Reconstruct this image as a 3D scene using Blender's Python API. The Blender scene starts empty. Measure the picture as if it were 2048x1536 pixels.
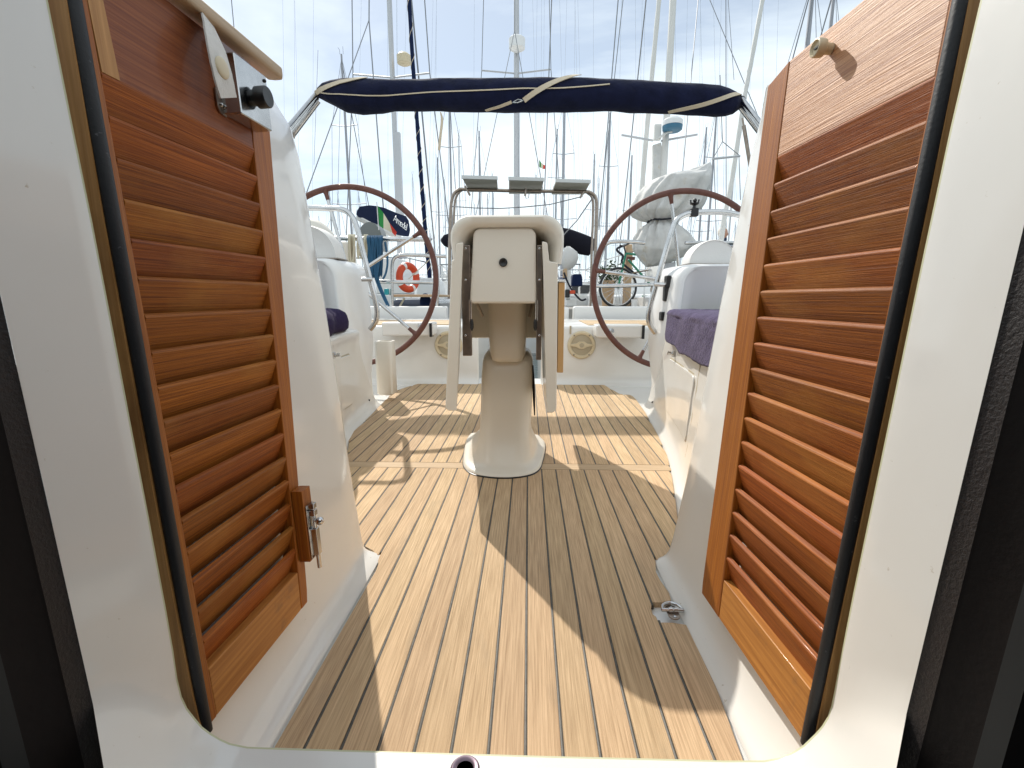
import bpy, math, random
from mathutils import Vector, Matrix, noise
random.seed(7)
C = bpy.context.scene
COL = C.collection
PI = math.pi
# ------------------------------------------------------------------ camera
F_PX = 950.0
TH = math.atan(173 / F_PX)
PSI = math.atan(33 / F_PX * math.cos(TH))
CAM = Vector((0, 0, 0.6))
R_ = Vector((math.cos(PSI), math.sin(PSI), 0))
F_ = Vector((-math.sin(PSI) * math.cos(TH), math.cos(PSI) * math.cos(TH), -math.sin(TH)))
U_ = R_.cross(F_)
cd = bpy.data.cameras.new('camera'); cam = bpy.data.objects.new('camera', cd); COL.objects.link(cam)
cam.matrix_world = Matrix(((R_.x, U_.x, -F_.x, CAM.x), (R_.y, U_.y, -F_.y, CAM.y), (R_.z, U_.z, -F_.z, CAM.z), (0, 0, 0, 1)))
cd.sensor_width = 36; cd.lens = 36 * F_PX / 2048; cd.clip_start = 0.01; cd.clip_end = 3000
C.camera = cam
# ------------------------------------------------------------------ sky, sun, exposure
SUN = Vector((-0.475, 0.96, 1.0)).normalized()
EL = math.asin(SUN.z); AZ = math.atan2(SUN.x, SUN.y)
w = bpy.data.worlds.new('World'); C.world = w; w.use_nodes = True
nt = w.node_tree; nt.nodes.clear()
N = nt.nodes.new; L = nt.links.new
out = N('ShaderNodeOutputWorld'); bg = N('ShaderNodeBackground'); bg.inputs[1].default_value = 0.12
sky = N('ShaderNodeTexSky'); sky.sky_type = 'NISHITA'; sky.sun_disc = False
sky.sun_elevation = EL; sky.sun_rotation = AZ % (2 * PI); sky.air_density = 1.0; sky.dust_density = 0.3; sky.ozone_density = 1.0
tc = N('ShaderNodeTexCoord'); sep = N('ShaderNodeSeparateXYZ'); L(tc.outputs['Generated'], sep.inputs[0])
addz = N('ShaderNodeMath'); addz.operation = 'ADD'; addz.inputs[1].default_value = 0.22; L(sep.outputs[2], addz.inputs[0])
mx = N('ShaderNodeMath'); mx.operation = 'MAXIMUM'; mx.inputs[1].default_value = 0.12; L(addz.outputs[0], mx.inputs[0])
dx = N('ShaderNodeMath'); dx.operation = 'DIVIDE'; L(sep.outputs[0], dx.inputs[0]); L(mx.outputs[0], dx.inputs[1])
dy = N('ShaderNodeMath'); dy.operation = 'DIVIDE'; L(sep.outputs[1], dy.inputs[0]); L(mx.outputs[0], dy.inputs[1])
cmb = N('ShaderNodeCombineXYZ'); L(dx.outputs[0], cmb.inputs[0]); L(dy.outputs[0], cmb.inputs[1])
mp = N('ShaderNodeMapping'); mp.inputs['Rotation'].default_value = (0, 0, math.radians(-24)); mp.inputs['Scale'].default_value = (0.75, 1.35, 1)
mp.inputs['Location'].default_value = (0.35, 0.1, 0)
L(cmb.outputs[0], mp.inputs[0])
n1 = N('ShaderNodeTexNoise'); n1.inputs['Scale'].default_value = 0.9; n1.inputs['Detail'].default_value = 9; n1.inputs['Roughness'].default_value = 0.58; n1.inputs['Distortion'].default_value = 0.4
L(mp.outputs[0], n1.inputs[0])
n2 = N('ShaderNodeTexNoise'); n2.inputs['Scale'].default_value = 0.35; n2.inputs['Detail'].default_value = 2
L(cmb.outputs[0], n2.inputs[0])
ad = N('ShaderNodeMath'); ad.operation = 'ADD'; L(n1.outputs[0], ad.inputs[0]); L(n2.outputs[0], ad.inputs[1])
ramp = N('ShaderNodeMapRange'); ramp.inputs[1].default_value = 0.80; ramp.inputs[2].default_value = 1.02; ramp.inputs[3].default_value = 0.38; ramp.inputs[4].default_value = 0.95
L(ad.outputs[0], ramp.inputs[0])
mix = N('ShaderNodeMix'); mix.data_type = 'RGBA'; mix.inputs[7].default_value = (10.2, 11.2, 11.7, 1)
L(ramp.outputs[0], mix.inputs[0]); L(sky.outputs[0], mix.inputs[6]); L(mix.outputs[2], bg.inputs[0]); L(bg.outputs[0], out.inputs[0])
sd = bpy.data.lights.new('sun', 'SUN'); sd.energy = 4.9; sd.angle = math.radians(0.53); sd.color = (1, 0.94, 0.85)
so = bpy.data.objects.new('sun', sd); COL.objects.link(so); so.rotation_euler = SUN.to_track_quat('Z', 'Y').to_euler()
C.view_settings.view_transform = 'Standard'; C.view_settings.look = 'None'; C.view_settings.gamma = 1; C.view_settings.use_curve_mapping = False
C.view_settings.exposure = -0.14

# ------------------------------------------------------------------ ray helpers (photo measured at 2048 x 1536)
def ray(px, py): return F_ + (px - 1024) / F_PX * R_ - (py - 768) / F_PX * U_
def at(px, py, Y): d = ray(px, py); return CAM + d * (Y / d.y)
def gz(px, py, z=0.0): d = ray(px, py); return CAM + d * ((z - CAM.z) / d.z)
def ax(px, py, X): d = ray(px, py); return CAM + d * (X / d.x)
def onplane(px, py, o, n): d = ray(px, py); return CAM + d * ((o - CAM).dot(n) / d.dot(n))
def lerp(a, b, t): return a + (b - a) * t
def interp(tab, x):
    if x <= tab[0][0]: return tab[0][1]
    for (a, va), (b, vb) in zip(tab, tab[1:]):
        if x <= b: return va + (vb - va) * (x - a) / (b - a)
    return tab[-1][1]
# ------------------------------------------------------------------ materials
def mat(name, col, rough=0.5, metal=0.0, coat=0.0, col2=None, scale=8.0, stretch=(1, 1, 1), detail=6, bump=0.0, bscale=None,
        bstretch=None, spec=0.5, rnd=0.0, spots=None, ramp=(0.35, 0.65), sheen=0.0, wear=None, translucent=0.0):
    m = bpy.data.materials.new(name); m.use_nodes = True
    nt = m.node_tree; b = nt.nodes['Principled BSDF']; N = nt.nodes.new; L = nt.links.new
    b.inputs['Roughness'].default_value = rough; b.inputs['Metallic'].default_value = metal
    b.inputs['Coat Weight'].default_value = coat; b.inputs['Coat Roughness'].default_value = 0.08
    b.inputs['Specular IOR Level'].default_value = spec; b.inputs['Sheen Weight'].default_value = sheen
    tc = N('ShaderNodeTexCoord'); oi = N('ShaderNodeObjectInfo')
    off = N('ShaderNodeVectorMath'); off.operation = 'MULTIPLY_ADD'
    vv = N('ShaderNodeCombineXYZ')
    for i in range(3): L(oi.outputs['Random'], vv.inputs[i])
    off.inputs[1].default_value = (13.7, 9.1, 5.3) if rnd > 0 else (0, 0, 0)
    L(vv.outputs[0], off.inputs[0]); L(tc.outputs['Object'], off.inputs[2])
    col = tuple(col); colout = None
    def nz(sc, st, det=detail, ro=0.55, dist=0.0):
        mp = N('ShaderNodeMapping'); mp.inputs['Scale'].default_value = st; L(off.outputs[0], mp.inputs[0])
        n = N('ShaderNodeTexNoise'); n.inputs['Scale'].default_value = sc; n.inputs['Detail'].default_value = det; n.inputs['Roughness'].default_value = ro
        n.inputs['Distortion'].default_value = dist
        L(mp.outputs[0], n.inputs[0]); return n
    if col2:
        n = nz(scale, stretch)
        r = N('ShaderNodeMapRange'); r.inputs[1].default_value = ramp[0]; r.inputs[2].default_value = ramp[1]; L(n.outputs[0], r.inputs[0])
        mi = N('ShaderNodeMix'); mi.data_type = 'RGBA'; mi.inputs[6].default_value = (*col, 1); mi.inputs[7].default_value = (*col2, 1)
        L(r.outputs[0], mi.inputs[0]); colout = mi.outputs[2]
    else:
        rgb = N('ShaderNodeRGB'); rgb.outputs[0].default_value = (*col, 1); colout = rgb.outputs[0]
    if wear:   # (colour, scale, lo, hi, stretch)
        n = nz(wear[1], wear[4] if len(wear) > 4 else (1, 1, 1), 5, 0.6)
        r = N('ShaderNodeMapRange'); r.inputs[1].default_value = wear[2]; r.inputs[2].default_value = wear[3]; L(n.outputs[0], r.inputs[0])
        mi = N('ShaderNodeMix'); mi.data_type = 'RGBA'; mi.inputs[7].default_value = (*wear[0], 1)
        L(colout, mi.inputs[6]); L(r.outputs[0], mi.inputs[0]); colout = mi.outputs[2]
        rr = N('ShaderNodeMapRange'); rr.inputs[3].default_value = rough; rr.inputs[4].default_value = min(1, rough + 0.2)
        L(n.outputs[0], rr.inputs[0]); L(rr.outputs[0], b.inputs['Roughness'])
    if rnd > 0:
        hs = N('ShaderNodeHueSaturation'); r = N('ShaderNodeMapRange'); r.inputs[3].default_value = 1 - rnd; r.inputs[4].default_value = 1 + rnd
        L(oi.outputs['Random'], r.inputs[0]); L(r.outputs[0], hs.inputs['Value'])
        mm = N('ShaderNodeMath'); mm.operation = 'MULTIPLY'; mm.inputs[1].default_value = 7.31; fr = N('ShaderNodeMath'); fr.operation = 'FRACT'
        L(oi.outputs['Random'], mm.inputs[0]); L(mm.outputs[0], fr.inputs[0])
        r2 = N('ShaderNodeMapRange'); r2.inputs[3].default_value = 0.5 - rnd * 0.01; r2.inputs[4].default_value = 0.5 + rnd * 0.06
        L(fr.outputs[0], r2.inputs[0]); L(r2.outputs[0], hs.inputs['Hue'])
        L(colout, hs.inputs['Color']); colout = hs.outputs[0]
    L(colout, b.inputs['Base Color'])
    if bump:
        n = nz(bscale or scale, bstretch or stretch, 5, 0.6)
        bp = N('ShaderNodeBump'); bp.inputs['Strength'].default_value = 1.0; bp.inputs['Distance'].default_value = bump
        L(n.outputs[0], bp.inputs['Height']); L(bp.outputs[0], b.inputs['Normal'])
    return m
def wood(name, c1, c2, axis, fine=160, rough=0.45, coat=0.0, rnd=0.12, bump=0.0006, along=3.0, wear=None, ramp=(0.3, 0.7), spec=0.4):
    st = [1, 1, 1]; st[axis] = along / fine
    return mat(name, c1, rough, 0, coat, c2, fine, tuple(st), 7, bump, fine * 1.4, tuple(st), rnd=rnd, wear=wear, ramp=ramp, spec=spec)
M = {}
M['gel'] = mat('gelcoat', (0.77, 0.755, 0.72), 0.22, coat=0.8, col2=(0.735, 0.715, 0.67), scale=3, bump=0.0004, bscale=5, wear=((0.45, 0.38, 0.28), 85, 0.70, 0.76))
M['gel2'] = mat('gelcoat_cream', (0.74, 0.695, 0.61), 0.32, coat=0.3, col2=(0.71, 0.66, 0.57), scale=4, wear=((0.5, 0.42, 0.32), 90, 0.73, 0.80))
M['gelw'] = mat('gelcoat_white', (0.79, 0.795, 0.80), 0.3, coat=0.3, col2=(0.76, 0.75, 0.72), scale=3)
M['nonslip'] = mat('nonslip_gelcoat', (0.74, 0.73, 0.71), 0.6, bump=0.001, bscale=220)
M['lipedge'] = mat('raw_laminate_edge', (0.56, 0.56, 0.36), 0.5)
M['teak'] = wood('deck_teak', (0.40, 0.265, 0.15), (0.66, 0.465, 0.285), 1, 420, 0.72, rnd=0.11, bump=0.0010, along=9, wear=((0.36, 0.27, 0.18), 13, 0.60, 0.85, (1, 0.25, 1)))
M['teakx'] = wood('deck_teak_cross', (0.44, 0.31, 0.185), (0.60, 0.44, 0.28), 0, 420, 0.72, rnd=0.1, bump=0.0008, along=9)
M['caulk'] = mat('deck_caulking', (0.062, 0.058, 0.048), 0.55, col2=(0.10, 0.095, 0.08), scale=60, bump=0.0006, bscale=260)
M['slat'] = wood('slat_mahogany', (0.155, 0.031, 0.004), (0.42, 0.115, 0.014), 0, 620, 0.46, 0.05, rnd=0.17, spec=0.3, bump=0.0008, along=8, wear=((0.44, 0.17, 0.035), 9, 0.5, 0.8, (0.5, 1, 1)))
M['stile'] = wood('stile_mahogany', (0.22, 0.050, 0.006), (0.40, 0.12, 0.014), 2, 420, 0.46, 0.05, rnd=0.12, bump=0.0005, along=8)
M['panelpale'] = wood('panel_pale', (0.34, 0.14, 0.055), (0.54, 0.28, 0.14), 0, 420, 0.5, 0.1, rnd=0.05, bump=0.0010, along=6, ramp=(0.38, 0.55))  # paler brown, only for the top panel of the right door
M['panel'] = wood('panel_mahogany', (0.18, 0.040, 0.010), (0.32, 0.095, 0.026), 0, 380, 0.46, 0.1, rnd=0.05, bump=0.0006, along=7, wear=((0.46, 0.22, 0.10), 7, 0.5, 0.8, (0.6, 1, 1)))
M['rail'] = wood('rail_varnished', (0.34, 0.12, 0.024), (0.54, 0.23, 0.055), 0, 190, 0.42, 0.12, rnd=0.05, bump=0.0004, along=7, wear=((0.20, 0.10, 0.05), 14, 0.6, 0.8))
M['jamb'] = wood('jamb_teak', (0.40, 0.185, 0.055), (0.58, 0.30, 0.105), 2, 260, 0.45, 0.1, rnd=0.05, bump=0.0005, along=8, wear=((0.19, 0.075, 0.022), 9, 0.55, 0.75, (1, 1, 0.4)))
M['oak'] = wood('oak_pale', (0.36, 0.24, 0.135), (0.46, 0.33, 0.20), 0, 150, 0.5, 0.1, rnd=0.05, along=6)
M['oakv'] = wood('oak_edge', (0.52, 0.30, 0.12), (0.62, 0.38, 0.17), 2, 150, 0.45, 0.1, rnd=0.05, along=6)
M['rubber'] = mat('black_rubber', (0.012, 0.012, 0.014), 0.42, bump=0.0004, bscale=300, wear=((0.10, 0.10, 0.11), 120, 0.66, 0.76))
M['black'] = mat('black_plastic', (0.012, 0.012, 0.013), 0.35)
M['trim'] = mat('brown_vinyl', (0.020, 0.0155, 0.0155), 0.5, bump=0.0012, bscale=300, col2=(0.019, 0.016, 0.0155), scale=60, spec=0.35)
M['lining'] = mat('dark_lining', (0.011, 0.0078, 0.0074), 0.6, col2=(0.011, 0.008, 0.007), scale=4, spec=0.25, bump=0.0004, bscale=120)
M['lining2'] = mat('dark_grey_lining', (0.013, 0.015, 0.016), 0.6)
M['steel'] = mat('stainless_steel', (0.62, 0.62, 0.62), 0.16, 1.0, col2=(0.50, 0.50, 0.50), scale=20)
M['steeld'] = mat('aged_steel', (0.26, 0.22, 0.19), 0.35, 1.0, col2=(0.36, 0.30, 0.25), scale=30)
M['alu'] = mat('anodised_mast', (0.50, 0.51, 0.53), 0.45, 0.3)
M['mastw'] = mat('white_mast', (0.70, 0.69, 0.66), 0.45)
M['mastd'] = mat('dull_mast', (0.30, 0.31, 0.34), 0.5, 0.2)
M['pale'] = mat('hazed_mast', (0.55, 0.60, 0.66), 0.5)  # distance haze mixed into the colour of the far masts
M['hazed_wire'] = mat('hazed_wire', (0.48, 0.53, 0.60), 0.6)  # lighter rigging wire, its colour paled to stand for haze
M['wire'] = mat('rigging_wire', (0.22, 0.23, 0.25), 0.5, 0.4)
M['navy'] = mat('navy_canvas', (0.004, 0.006, 0.024), 0.95, bump=0.014, bscale=9, col2=(0.007, 0.010, 0.038), scale=9, sheen=0.1, spec=0.2)
M['navy2'] = mat('navy_sailcover', (0.009, 0.018, 0.058), 0.9, bump=0.01, bscale=5, spec=0.2)
M['blackc'] = mat('black_canvas', (0.012, 0.012, 0.020), 0.9, bump=0.01, bscale=5, spec=0.2)
M['web'] = mat('cream_webbing', (0.62, 0.52, 0.38), 0.9, bump=0.0012, bscale=500, col2=(0.66, 0.57, 0.44), scale=80)
M['felt'] = mat('white_felt', (0.62, 0.60, 0.56), 0.95, bump=0.0012, bscale=420, col2=(0.70, 0.68, 0.64), scale=60, sheen=0.3)
M['ivory'] = mat('ivory_plastic', (0.62, 0.52, 0.34), 0.4, col2=(0.66, 0.57, 0.40), scale=30)
M['ivory2'] = mat('ivory_grille', (0.44, 0.38, 0.27), 0.6, bump=0.001, bscale=400)
M['leather'] = mat('brown_leather', (0.105, 0.036, 0.026), 0.5, bump=0.001, bscale=120, col2=(0.14, 0.055, 0.04), scale=30, wear=((0.30, 0.16, 0.12), 35, 0.68, 0.8))
M['towel'] = mat('purple_towel', (0.058, 0.042, 0.095), 1.0, bump=0.010, bscale=90, col2=(0.10, 0.078, 0.155), scale=22, sheen=0.1, spec=.2)
M['navyc'] = mat('dark_blue_cushion', (0.020, 0.012, 0.050), 0.95, bump=0.004, bscale=40, spec=.2)
M['tarp'] = mat('grey_tarp', (0.56, 0.555, 0.54), 0.75, bump=0.012, bscale=7, col2=(0.68, 0.67, 0.65), scale=6, wear=((0.45, 0.36, 0.22), 6, 0.60, 0.8))
M['rblue'] = mat('blue_rope', (0.018, 0.085, 0.17), 0.85, bump=0.002, bscale=150)
M['rcream'] = mat('cream_rope', (0.55, 0.50, 0.38), 0.9, bump=0.002, bscale=150)
M['rdark'] = mat('dark_rope', (0.02, 0.02, 0.03), 0.9)
M['orange'] = mat('orange_buoy', (0.62, 0.07, 0.02), 0.55)
M['green'] = mat('flag_green', (0.02, 0.25, 0.05), 0.8); M['cream'] = mat('flag_white', (0.66, 0.60, 0.45), 0.8); M['red'] = mat('flag_red', (0.62, 0.05, 0.03), 0.8)
M['solar'] = mat('solar_back', (0.42, 0.40, 0.33), 0.5); M['solarf'] = mat('solar_frame', (0.55, 0.56, 0.55), 0.4, 0.5)
M['water'] = mat('harbour_water', (0.02, 0.05, 0.055), 0.08, bump=0.05, bscale=2.0)
M['skin'] = mat('skin', (0.45, 0.24, 0.16), 0.5); M['hair'] = mat('white_hair', (0.62, 0.58, 0.52), 0.8); M['shirt'] = mat('blue_shirt', (0.02, 0.035, 0.08), 0.9)
M['hullblue'] = mat('dark_hull', (0.012, 0.022, 0.05), 0.2, coat=0.5)
M['glass'] = mat('tinted_window', (0.01, 0.012, 0.014), 0.08)
M['concrete'] = mat('quay_concrete', (0.36, 0.34, 0.31), 0.85, col2=(0.30, 0.28, 0.25), scale=2)
M['teal'] = mat('teal_plastic', (0.02, 0.30, 0.34), 0.5)
M['greenm'] = mat('green_hose', (0.02, 0.20, 0.12), 0.6)
M['buff'] = mat('buff_wood', (0.52, 0.36, 0.22), 0.7)
M['clear'] = mat('frosted_cover', (0.50, 0.55, 0.56), 0.3, coat=0.3)
M['leaf'] = mat('shrub_leaf', (0.05, 0.085, 0.03), 0.7, rnd=0.2)
M['greydome'] = mat('grey_vinyl_window', (0.13, 0.14, 0.135), 0.3, coat=0.2)
# ------------------------------------------------------------------ mesh builder
class MB:
    def __init__(s): s.v = []; s.f = []
    def add(s, vs, fs):
        o = len(s.v); s.v += [Vector(v) for v in vs]; s.f += [tuple(i + o for i in f) for f in fs]; return s
    def box(s, lo, hi):
        x0, y0, z0 = lo; x1, y1, z1 = hi
        return s.add([(x0, y0, z0), (x1, y0, z0), (x1, y1, z0), (x0, y1, z0), (x0, y0, z1), (x1, y0, z1), (x1, y1, z1), (x0, y1, z1)],
                     [(0, 3, 2, 1), (4, 5, 6, 7), (0, 1, 5, 4), (1, 2, 6, 5), (2, 3, 7, 6), (3, 0, 4, 7)])
    def hexa(s, p):  # 8 points: bottom ring 4, top ring 4
        return s.add(p, [(0, 3, 2, 1), (4, 5, 6, 7), (0, 1, 5, 4), (1, 2, 6, 5), (2, 3, 7, 6), (3, 0, 4, 7)])
    def loft(s, rings, close=True, caps=True):
        n = len(rings[0]); o = len(s.v)
        for r in rings: s.v += [Vector(p) for p in r]
        m = n if close else n - 1
        for i in range(len(rings) - 1):
            for j in range(m):
                a = o + i * n + j; b = o + i * n + (j + 1) % n
                s.f.append((a, b, b + n, a + n))
        if caps and close:
            s.f.append(tuple(o + j for j in reversed(range(n)))); s.f.append(tuple(o + (len(rings) - 1) * n + j for j in range(n)))
        return s
    def tube(s, pts, r, n=10, caps=True):
        pts = [Vector(p) for p in pts]; rings = []
        up = None
        for i, p in enumerate(pts):
            t = (pts[min(i + 1, len(pts) - 1)] - pts[max(i - 1, 0)])
            if t.length < 1e-9: t = Vector((0, 0, 1))
            t.normalize()
            if up is None:
                up = Vector((0, 0, 1)) if abs(t.z) < 0.9 else Vector((1, 0, 0))
            a = (up - t * up.dot(t)).normalized(); b = t.cross(a); up = a
            rr = r[i] if isinstance(r, (list, tuple)) else r
            rings.append([p + a * math.cos(2 * PI * k / n) * rr + b * math.sin(2 * PI * k / n) * rr for k in range(n)])
        return s.loft(rings, True, caps)
    def sphere(s, c, r, nu=16, nv=10, sc=(1, 1, 1)):
        c = Vector(c); rings = []
        for i in range(nv + 1):
            th = PI * i / nv; rr = max(math.sin(th), 0.01)
            rings.append([c + Vector((r * sc[0] * rr * math.cos(2 * PI * k / nu), r * sc[1] * rr * math.sin(2 * PI * k / nu), -r * sc[2] * math.cos(th))) for k in range(nu)])
        return s.loft(rings)
    def prism(s, poly, vec):  # poly: list of points, extruded by vec
        vec = Vector(vec); n = len(poly)
        return s.add([Vector(p) for p in poly] + [Vector(p) + vec for p in poly],
                     [tuple(reversed(range(n))), tuple(range(n, 2 * n))] + [(i, (i + 1) % n, (i + 1) % n + n, i + n) for i in range(n)])
    def ribbon(s, pts, wv, th):  # pts centre, wv list of half width vectors, th thickness vec
        rings = []
        for p, wq in zip(pts, wv):
            p = Vector(p); t = Vector(th)
            rings.append([p - wq, p + wq, p + wq + t, p - wq + t])
        return s.loft(rings)
def obj(name, mb, m, parent=None, smooth=True, bevel=0.0, seg=2, angle=38, **props):
    me = bpy.data.meshes.new(name); me.from_pydata([tuple(v) for v in mb.v], [], mb.f); me.validate()
    import bmesh
    bm = bmesh.new(); bm.from_mesh(me); bmesh.ops.recalc_face_normals(bm, faces=bm.faces); bm.to_mesh(me); bm.free()
    o = bpy.data.objects.new(name, me); COL.objects.link(o)
    me.materials.append(M[m] if isinstance(m, str) else m)
    if smooth:
        me.shade_smooth(); me.set_sharp_from_angle(angle=math.radians(angle))
    if bevel:
        b = o.modifiers.new('bevel', 'BEVEL'); b.width = bevel; b.segments = seg; b.limit_method = 'ANGLE'; b.angle_limit = math.radians(35); b.harden_normals = True
        me.shade_smooth()
    if parent is not None: o.parent = parent
    for k, v in props.items(): o[k] = v
    return o
def thing(name, label, cat, loc=(0, 0, 0), group=None):
    o = bpy.data.objects.new(name, None); COL.objects.link(o); o.location = loc; o['label'] = label; o['category'] = cat
    o.empty_display_size = 0.1
    if group: o['group'] = group
    return o
def tag(o, label, cat, group=None):
    o['label'] = label; o['category'] = cat
    if group: o['group'] = group
    return o
def struct(name, mb, m, **k):
    o = obj(name, mb, m, **k); o['kind'] = 'structure'; return o
def crom(pts, n=6, closed=False):
    pts = [Vector(p) for p in pts]; out = []; N_ = len(pts)
    rng = range(N_ if closed else N_ - 1)
    for i in rng:
        g = (lambda j: pts[j % N_]) if closed else (lambda j: pts[max(0, min(N_ - 1, j))])
        p0, p1, p2, p3 = g(i - 1), g(i), g(i + 1), g(i + 2)
        for k in range(n):
            t = k / n
            out.append(0.5 * ((2 * p1) + (-p0 + p2) * t + (2 * p0 - 5 * p1 + 4 * p2 - p3) * t * t + (-p0 + 3 * p1 - 3 * p2 + p3) * t ** 3))
    if not closed: out.append(pts[-1])
    return out
def rrect(cx, cy, hx, hy, r, n=6):
    pts = []
    for (sx, sy, a0) in ((1, 1, 0), (-1, 1, 90), (-1, -1, 180), (1, -1, 270)):
        for k in range(n + 1):
            a = math.radians(a0 + 90 * k / n)
            pts.append((cx + sx * (hx - r) + r * math.cos(a), cy + sy * (hy - r) + r * math.sin(a)))
    return pts
def rel(o, parent_loc):  # shift mesh so a child of an empty at parent_loc keeps world place
    for v in o.data.vertices: v.co -= Vector(parent_loc)
class T:  # thing built in world coordinates, base location given
    def __init__(s, name, label, cat, loc, group=None): s.loc = Vector(loc); s.e = thing(name, label, cat, loc, group)
    def part(s, name, mb, m, **k):
        o = obj(name, mb, m, parent=s.e, **k); rel(o, s.loc); return o
    def sub(s, name, mb, m, par, **k):
        o = obj(name, mb, m, parent=par, **k); rel(o, s.loc); return o
# ================================================================== SETTING
# water
wm = MB(); wm.add([(-900, -40, -.75), (900, -40, -.75), (900, 1500, -.75), (-900, 1500, -.75)], [(0, 1, 2, 3)])
struct('water', wm, 'water')
# ------------------------------------------------------------------ cockpit sole of teak planks
LB = [(0.3, -.343), (.53, -.341), (.90, -.338), (.96, -.337), (.985, -.340), (1.0, -.345), (1.02, -.353), (1.045, -.373), (1.058, -.395), (1.066, -.45), (1.43, -.60), (1.66, -.68), (1.83, -.728), (1.99, -.788), (2.35, -.812), (2.96, -.869), (2.99, -.885), (3.02, -.875), (3.295, -.772), (3.30, -.76)]
RB = [(0.3, .283), (.53, .286), (.66, .298), (.80, .302), (.806, .275), (.816, .252), (.83, .243), (.845, .244), (.858, .254), (.868, .272), (.874, .291), (.90, .294), (.944, .288), (.975, .287), (1.0, .293), (1.025, .308), (1.045, .328), (1.06, .352), (1.07, .375), (1.2, .405), (1.361, .446), (1.587, .50), (1.78, .54), (2.045, .576), (2.485, .624), (2.874, .653), (2.94, .64), (2.97, .58), (3.295, .529), (3.30, .52)]
g = MB(); ys = sorted(set([0.30] + [a for a, b in LB] + [a for a, b in RB] + [3.5]))
g.add([(-1.3, .3, -.012), (1.2, .3, -.012), (1.2, 3.6, -.012), (-1.3, 3.6, -.012)], [(0, 1, 2, 3)])
deck = struct('deck', g, 'gel')
def plankmesh(x0, x1, y0, y1, mb):
    """strip between x0..x1 clipped by the sole outline; top at z=0, thickness 8 mm"""
    st = sorted(set([y0, y1] + [y for y in ys if y0 < y < y1] + [y0 + (y1 - y0) * k / 60 for k in range(61)]))
    edge = any(not (interp(LB, y) <= x0 and interp(RB, y) >= x1) for y in st)
    if not edge: st = [y0, y1]
    runs = []; cur = []
    for y in st:
        a = max(x0, interp(LB, y)); b = min(x1, interp(RB, y))
        if b - a > 0.004: cur.append((a, b, y))
        else:
            if len(cur) > 1: runs.append(cur)
            cur = []
    if len(cur) > 1: runs.append(cur)
    for r in runs:
        c = 0.0008
        rings = [[(a, y, -.012), (a, y, -c), (a + c, y, 0), (b - c, y, 0), (b, y, -c), (b, y, -.012)] for a, b, y in r]
        mb.loft(rings)
    return bool(runs)
SEAM = 0.0046
for y0, y1 in ((0.30, 1.607), (1.668, 3.30)):
    for k in range(-18, 14):
        mb = MB()
        if plankmesh(k * .05 + SEAM / 2, (k + 1) * .05 - SEAM / 2, y0, y1, mb):
            obj('plank', mb, 'teak', deck, smooth=False)
mb = MB(); mb.loft([[(interp(LB, 1.64), y, -.012), (interp(LB, 1.64), y, 0), (interp(RB, 1.64), y, 0), (interp(RB, 1.64), y, -.012)] for y in (1.6105, 1.6645)])
obj('cross_plank', mb, 'teakx', deck, smooth=False)
mb = MB()   # caulking in the seams: slightly crowned strips
for k in range(-18, 15):
    x = k * .05
    for y0, y1 in ((.3, 1.64), (1.64, 3.3)):
        st = [y0 + (y1 - y0) * i / 60 for i in range(61)]
        cur = []
        for y in st + [None]:
            ok = y is not None and interp(LB, y) < x - .002 and interp(RB, y) > x + .002
            if ok: cur.append(y)
            else:
                if len(cur) > 1:
                    ww = SEAM / 2 + .0002
                    mb.loft([[(x - ww, yy, -.010), (x - ww, yy, -.0016), (x, yy, -.0007), (x + ww, yy, -.0016), (x + ww, yy, -.010)] for yy in (cur[0], cur[-1])])
                cur = []
for y in (1.6088, 1.6662):
    mb.box((interp(LB, y), y - .0022, -.007), (interp(RB, y), y + .0022, -.0014))
obj('caulking', mb, 'caulk', deck, smooth=False)
# ------------------------------------------------------------------ companionway surround
inner = [(12, -330), (85, 0), (130, 225), (174, 440), (213, 640), (253, 850), (290, 1040), (325, 1225), (340, 1310), (348, 1365), (357, 1401), (368, 1424), (382, 1442), (398, 1461), (415, 1474), (435, 1486), (455, 1495), (490, 1502), (560, 1505), (700, 1509), (900, 1515), (1100, 1521), (1300, 1526), (1450, 1530), (1532, 1530), (1560, 1525), (1585, 1516), (1612, 1499), (1638, 1474), (1650, 1460), (1661, 1442), (1669, 1419), (1676, 1385), (1690, 1310), (1714, 1190), (1760, 970), (1808, 740), (1858, 500), (1912, 250), (1971, 0), (2050, -330)]
YI = .43
inn = [at(x, y, YI) for x, y in inner]
zs = inn[20].z
def trimL(py): return at(215 + (py - 1536) * .2262, py, .36)
def trimR(py): return at(1787 - (py - 1536) * .2405, py, .36)
outer = []
nI = len(inner)
for i, (x, y) in enumerate(inner):
    if i <= 9: outer.append(trimL(y + 40 if i > 0 else y))
    elif i >= nI - 9: outer.append(trimR(y + 40 if i < nI - 1 else y))
    else:
        lo, hi = 9, nI - 9
        a = trimL(inner[9][1] + 40); b = trimR(inner[nI - 9][1] + 40)
        t = (i - lo) / (hi - lo)
        if i < 18:
            s = (i - 9) / 9; p0 = a; p1 = Vector((inn[i].x - .04, .30, zs - .004)); 
            outer.append(p0.lerp(Vector((inn[18].x - .03, .27, zs)), s))
        elif i > 23:
            s = (nI - 9 - i) / (nI - 9 - 23)
            outer.append(b.lerp(Vector((inn[23].x + .03, .27, zs)), s))
        else: outer.append(Vector((inn[i].x, .27, zs)))
rows = []
for k in range(7):
    t = k / 6
    rows.append([inn[i].lerp(outer[i], t) for i in range(nI)])
edge1 = [p + Vector((0, .0012, 0)) for p in inn]
cx0 = -0.03
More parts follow.
